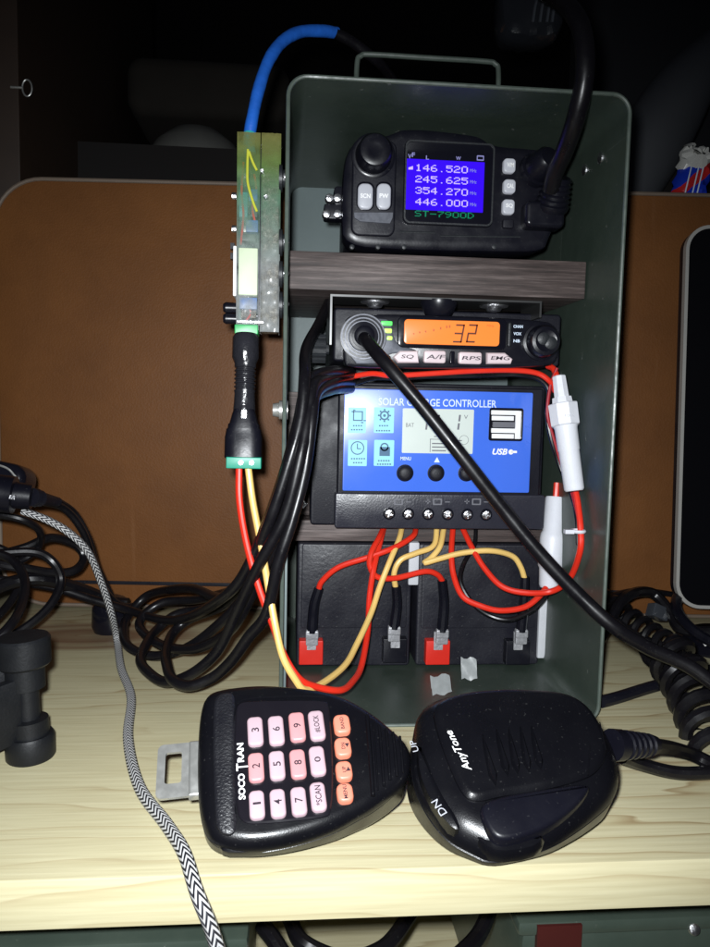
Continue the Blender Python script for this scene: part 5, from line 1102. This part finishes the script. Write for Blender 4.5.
for (xa, ya, xb, yb, r_) in ((575, 700, 590, 745, .00025), (590, 745, 588, 775, .00025), (600, 722, 606, 750, .0002)):
    pts = [F.p(*F.px(xa+(xb-xa)*k/5, ya+(yb-ya)*k/5, .004), .0039) for k in range(6)]; tube(m, pts, r_, 6)
m.build('panel_line', M['mic'], t)
m = MB()
for (xa, ya, xb, yb) in ((482, 735, 496, 786), (496, 730, 508, 776), (508, 728, 518, 774), (520, 727, 529, 772), (531, 727, 541, 770)):
    A_ = V(F.px(xa, ya, .004)); B_ = V(F.px(xb, yb, .004)); d = (B_-A_).normalized(); nn = V((-d.y, d.x)); ww = .0013
    pts = [A_, A_.lerp(B_, .3)+nn*ww*.5, A_.lerp(B_, .8)+nn*ww, B_, A_.lerp(B_, .8)-nn*ww, A_.lerp(B_, .3)-nn*ww*.5]
    outline(m, F, [tuple(p) for p in pts], [(.0035, -.0003), (.0046, .0), (.0054, .0006)])
m.build('speaker_rib', M['mic'], t)
m = MB(); o6 = smooth_loop(P2(F, [(470, 838), (478, 852), (496, 862), (530, 858), (545, 848), (540, 836), (505, 828)], -.005), 1); outline(m, F, o6, [(-.0085, .002), (-.006, 0), (-.0030, .0002), (-.0012, .0014), (-.0010, .0030)]); m.build('lower_step', M['mic'], t)
# push to talk bar on the lower flank
m = MB(); o3 = smooth_loop(P2(F, [(474, 812), (500, 802), (545, 795), (580, 790), (590, 796), (575, 815), (548, 835), (520, 846), (497, 850), (484, 838)], -.002), 2); outline(m, F, o3, [(-.006, 0), (.0022, .0003), (.0032, .0010), (.0035, .0018)]); m.build('talk_bar', M['black'], t)
m = MB()
for i in range(8): x = 500+i*4.5; tube(m, [F.p(*F.px(x, 857-i*.8, -.006), -.005), F.p(*F.px(x-1, 850-i*.9, -.004), -.0035)], .0005, 6, 2)
m.build('grip_teeth', M['mic'], t)
m = MB(); o5 = smooth_loop(P2(F, [(416, 750), (421, 745), (440, 790), (462, 826), (458, 834), (446, 826), (428, 800), (418, 775)], -.001), 1); outline(m, F, o5, [(-.006, 0), (-.0002, .0005), (.0004, .0014)]); m.build('channel_buttons', M['mic'], t)
def along(F, s, xa, ya, xb, yb, hgt, wd, **k):
    a = F.p(*F.px(xa, ya, wd), wd); b = F.p(*F.px(xb, yb, wd), wd); G = Frame((a+b)/2, b-a, F.n); m_ = MB(); text_to(m_, G, s, 0, 0, (b-a).length, hgt, .0003, **k); return m_
along(F, 'AnyTone', 469.5, 771, 449, 731, .0036, .0041, bold=.012, shear=.25).build('lettering', M['ink_white'], t)
m = along(F, 'DN', 444, 815, 434, 801, .0026, .0012, bold=.0); m2 = along(F, 'UP', 416, 752, 412, 741, .0022, -.0002, bold=.0)
m.build('button_lettering', M['key_grey'], t); m2.build('button_lettering', M['key_grey'], t)
# cords leaving it
m = MB(); a = F.p(*F.px(612, 745, -.010), -.010); b = PZ(655, 745, .022)
pr = [(0, .006)]
L_ = (b-a).length
for i in range(5): z = L_*(.2+.14*i); pr += [(z, .0058-.0003*i), (z+.0006, .0048-.0003*i), (z+.0016, .0048-.0003*i), (z+.002, .0056-.0003*i)]
pr += [(L_, .0035)]
lathe(m, a, b-a, pr, 18); m.build('strain_relief', M['black'], t)
wire('cord_tail', [b+(a-b)*.15, PZ(675, 749, .013), PZ(700, 760, .0045), PZ(750, 785, .0032)], .0030, 'cable', 'black cord tail leaving the right microphone, the upper strand', 'cord')
wire('cord_tail', [PZ(622, 757, .012), PZ(640, 764, .006), PZ(670, 772, .0032), PZ(700, 772, .0032), PZ(750, 768, .0032)], .0028, 'cable', 'black cord tail leaving the right microphone, the lower strand', 'cord')

# ================================================================== UNDER THE SHELF
for (x0, x1, y, Yf, lb) in ((-60, 243, 927, .262, 'green metal box lid under the shelf, at the lower left corner'), (522, 800, 922, .275, 'green metal box with a red patch under the shelf, at the lower right corner')):
    z = PY(300, y+6, Yf).z; a = PY(x0, y, Yf).x; b = PY(x1, y, Yf).x
    t = empty('green_box', V(((a+b)/2, Yf+.08, -.138)), lb, 'metal box')
    m = MB(); m.box((a, Yf, -.1385), (b, Yf+.2, z-.006)); m.build('body', M['can_green'], t, bevel=.004)
    m = MB(); m.box((a-.002, Yf-.002, z-.006), (b+.002, Yf+.2, z)); m.build('lid', M['can_green'], t, bevel=.002)
    if x0 > 0:
        c = PY(562, 940, Yf-.003); m = MB(); m.box((c.x-.010, Yf-.003, c.z-.06), (c.x+.008, Yf-.0005, z-.001)); m.build('red_patch', M['red_label'], t)
        c = PY(694, 929, Yf-.002); m = MB(); lathe(m, c, (0, -1, .5), [(0, .0025), (.001, .0022), (.0015, .0008)], 12); m.build('stud', M['screw'], t)
for pts, lb in (([(262, 925, .30), (275, 945, .29), (300, 985, .28)], 'black cable under the shelf, leftmost of three'), ([(290, 920, .31), (305, 945, .29), (345, 962, .29), (385, 945, .30), (410, 915, .32)], 'black cable under the shelf hanging in the widest arc'),
                ([(455, 960, .27), (478, 935, .285), (492, 905, .30)], 'black cable under the shelf, rightmost beside the green box with the red patch')):
    wire('hanging_cable', pts, .0034, 'cable', lb, 'cable', 'black cables under the shelf')
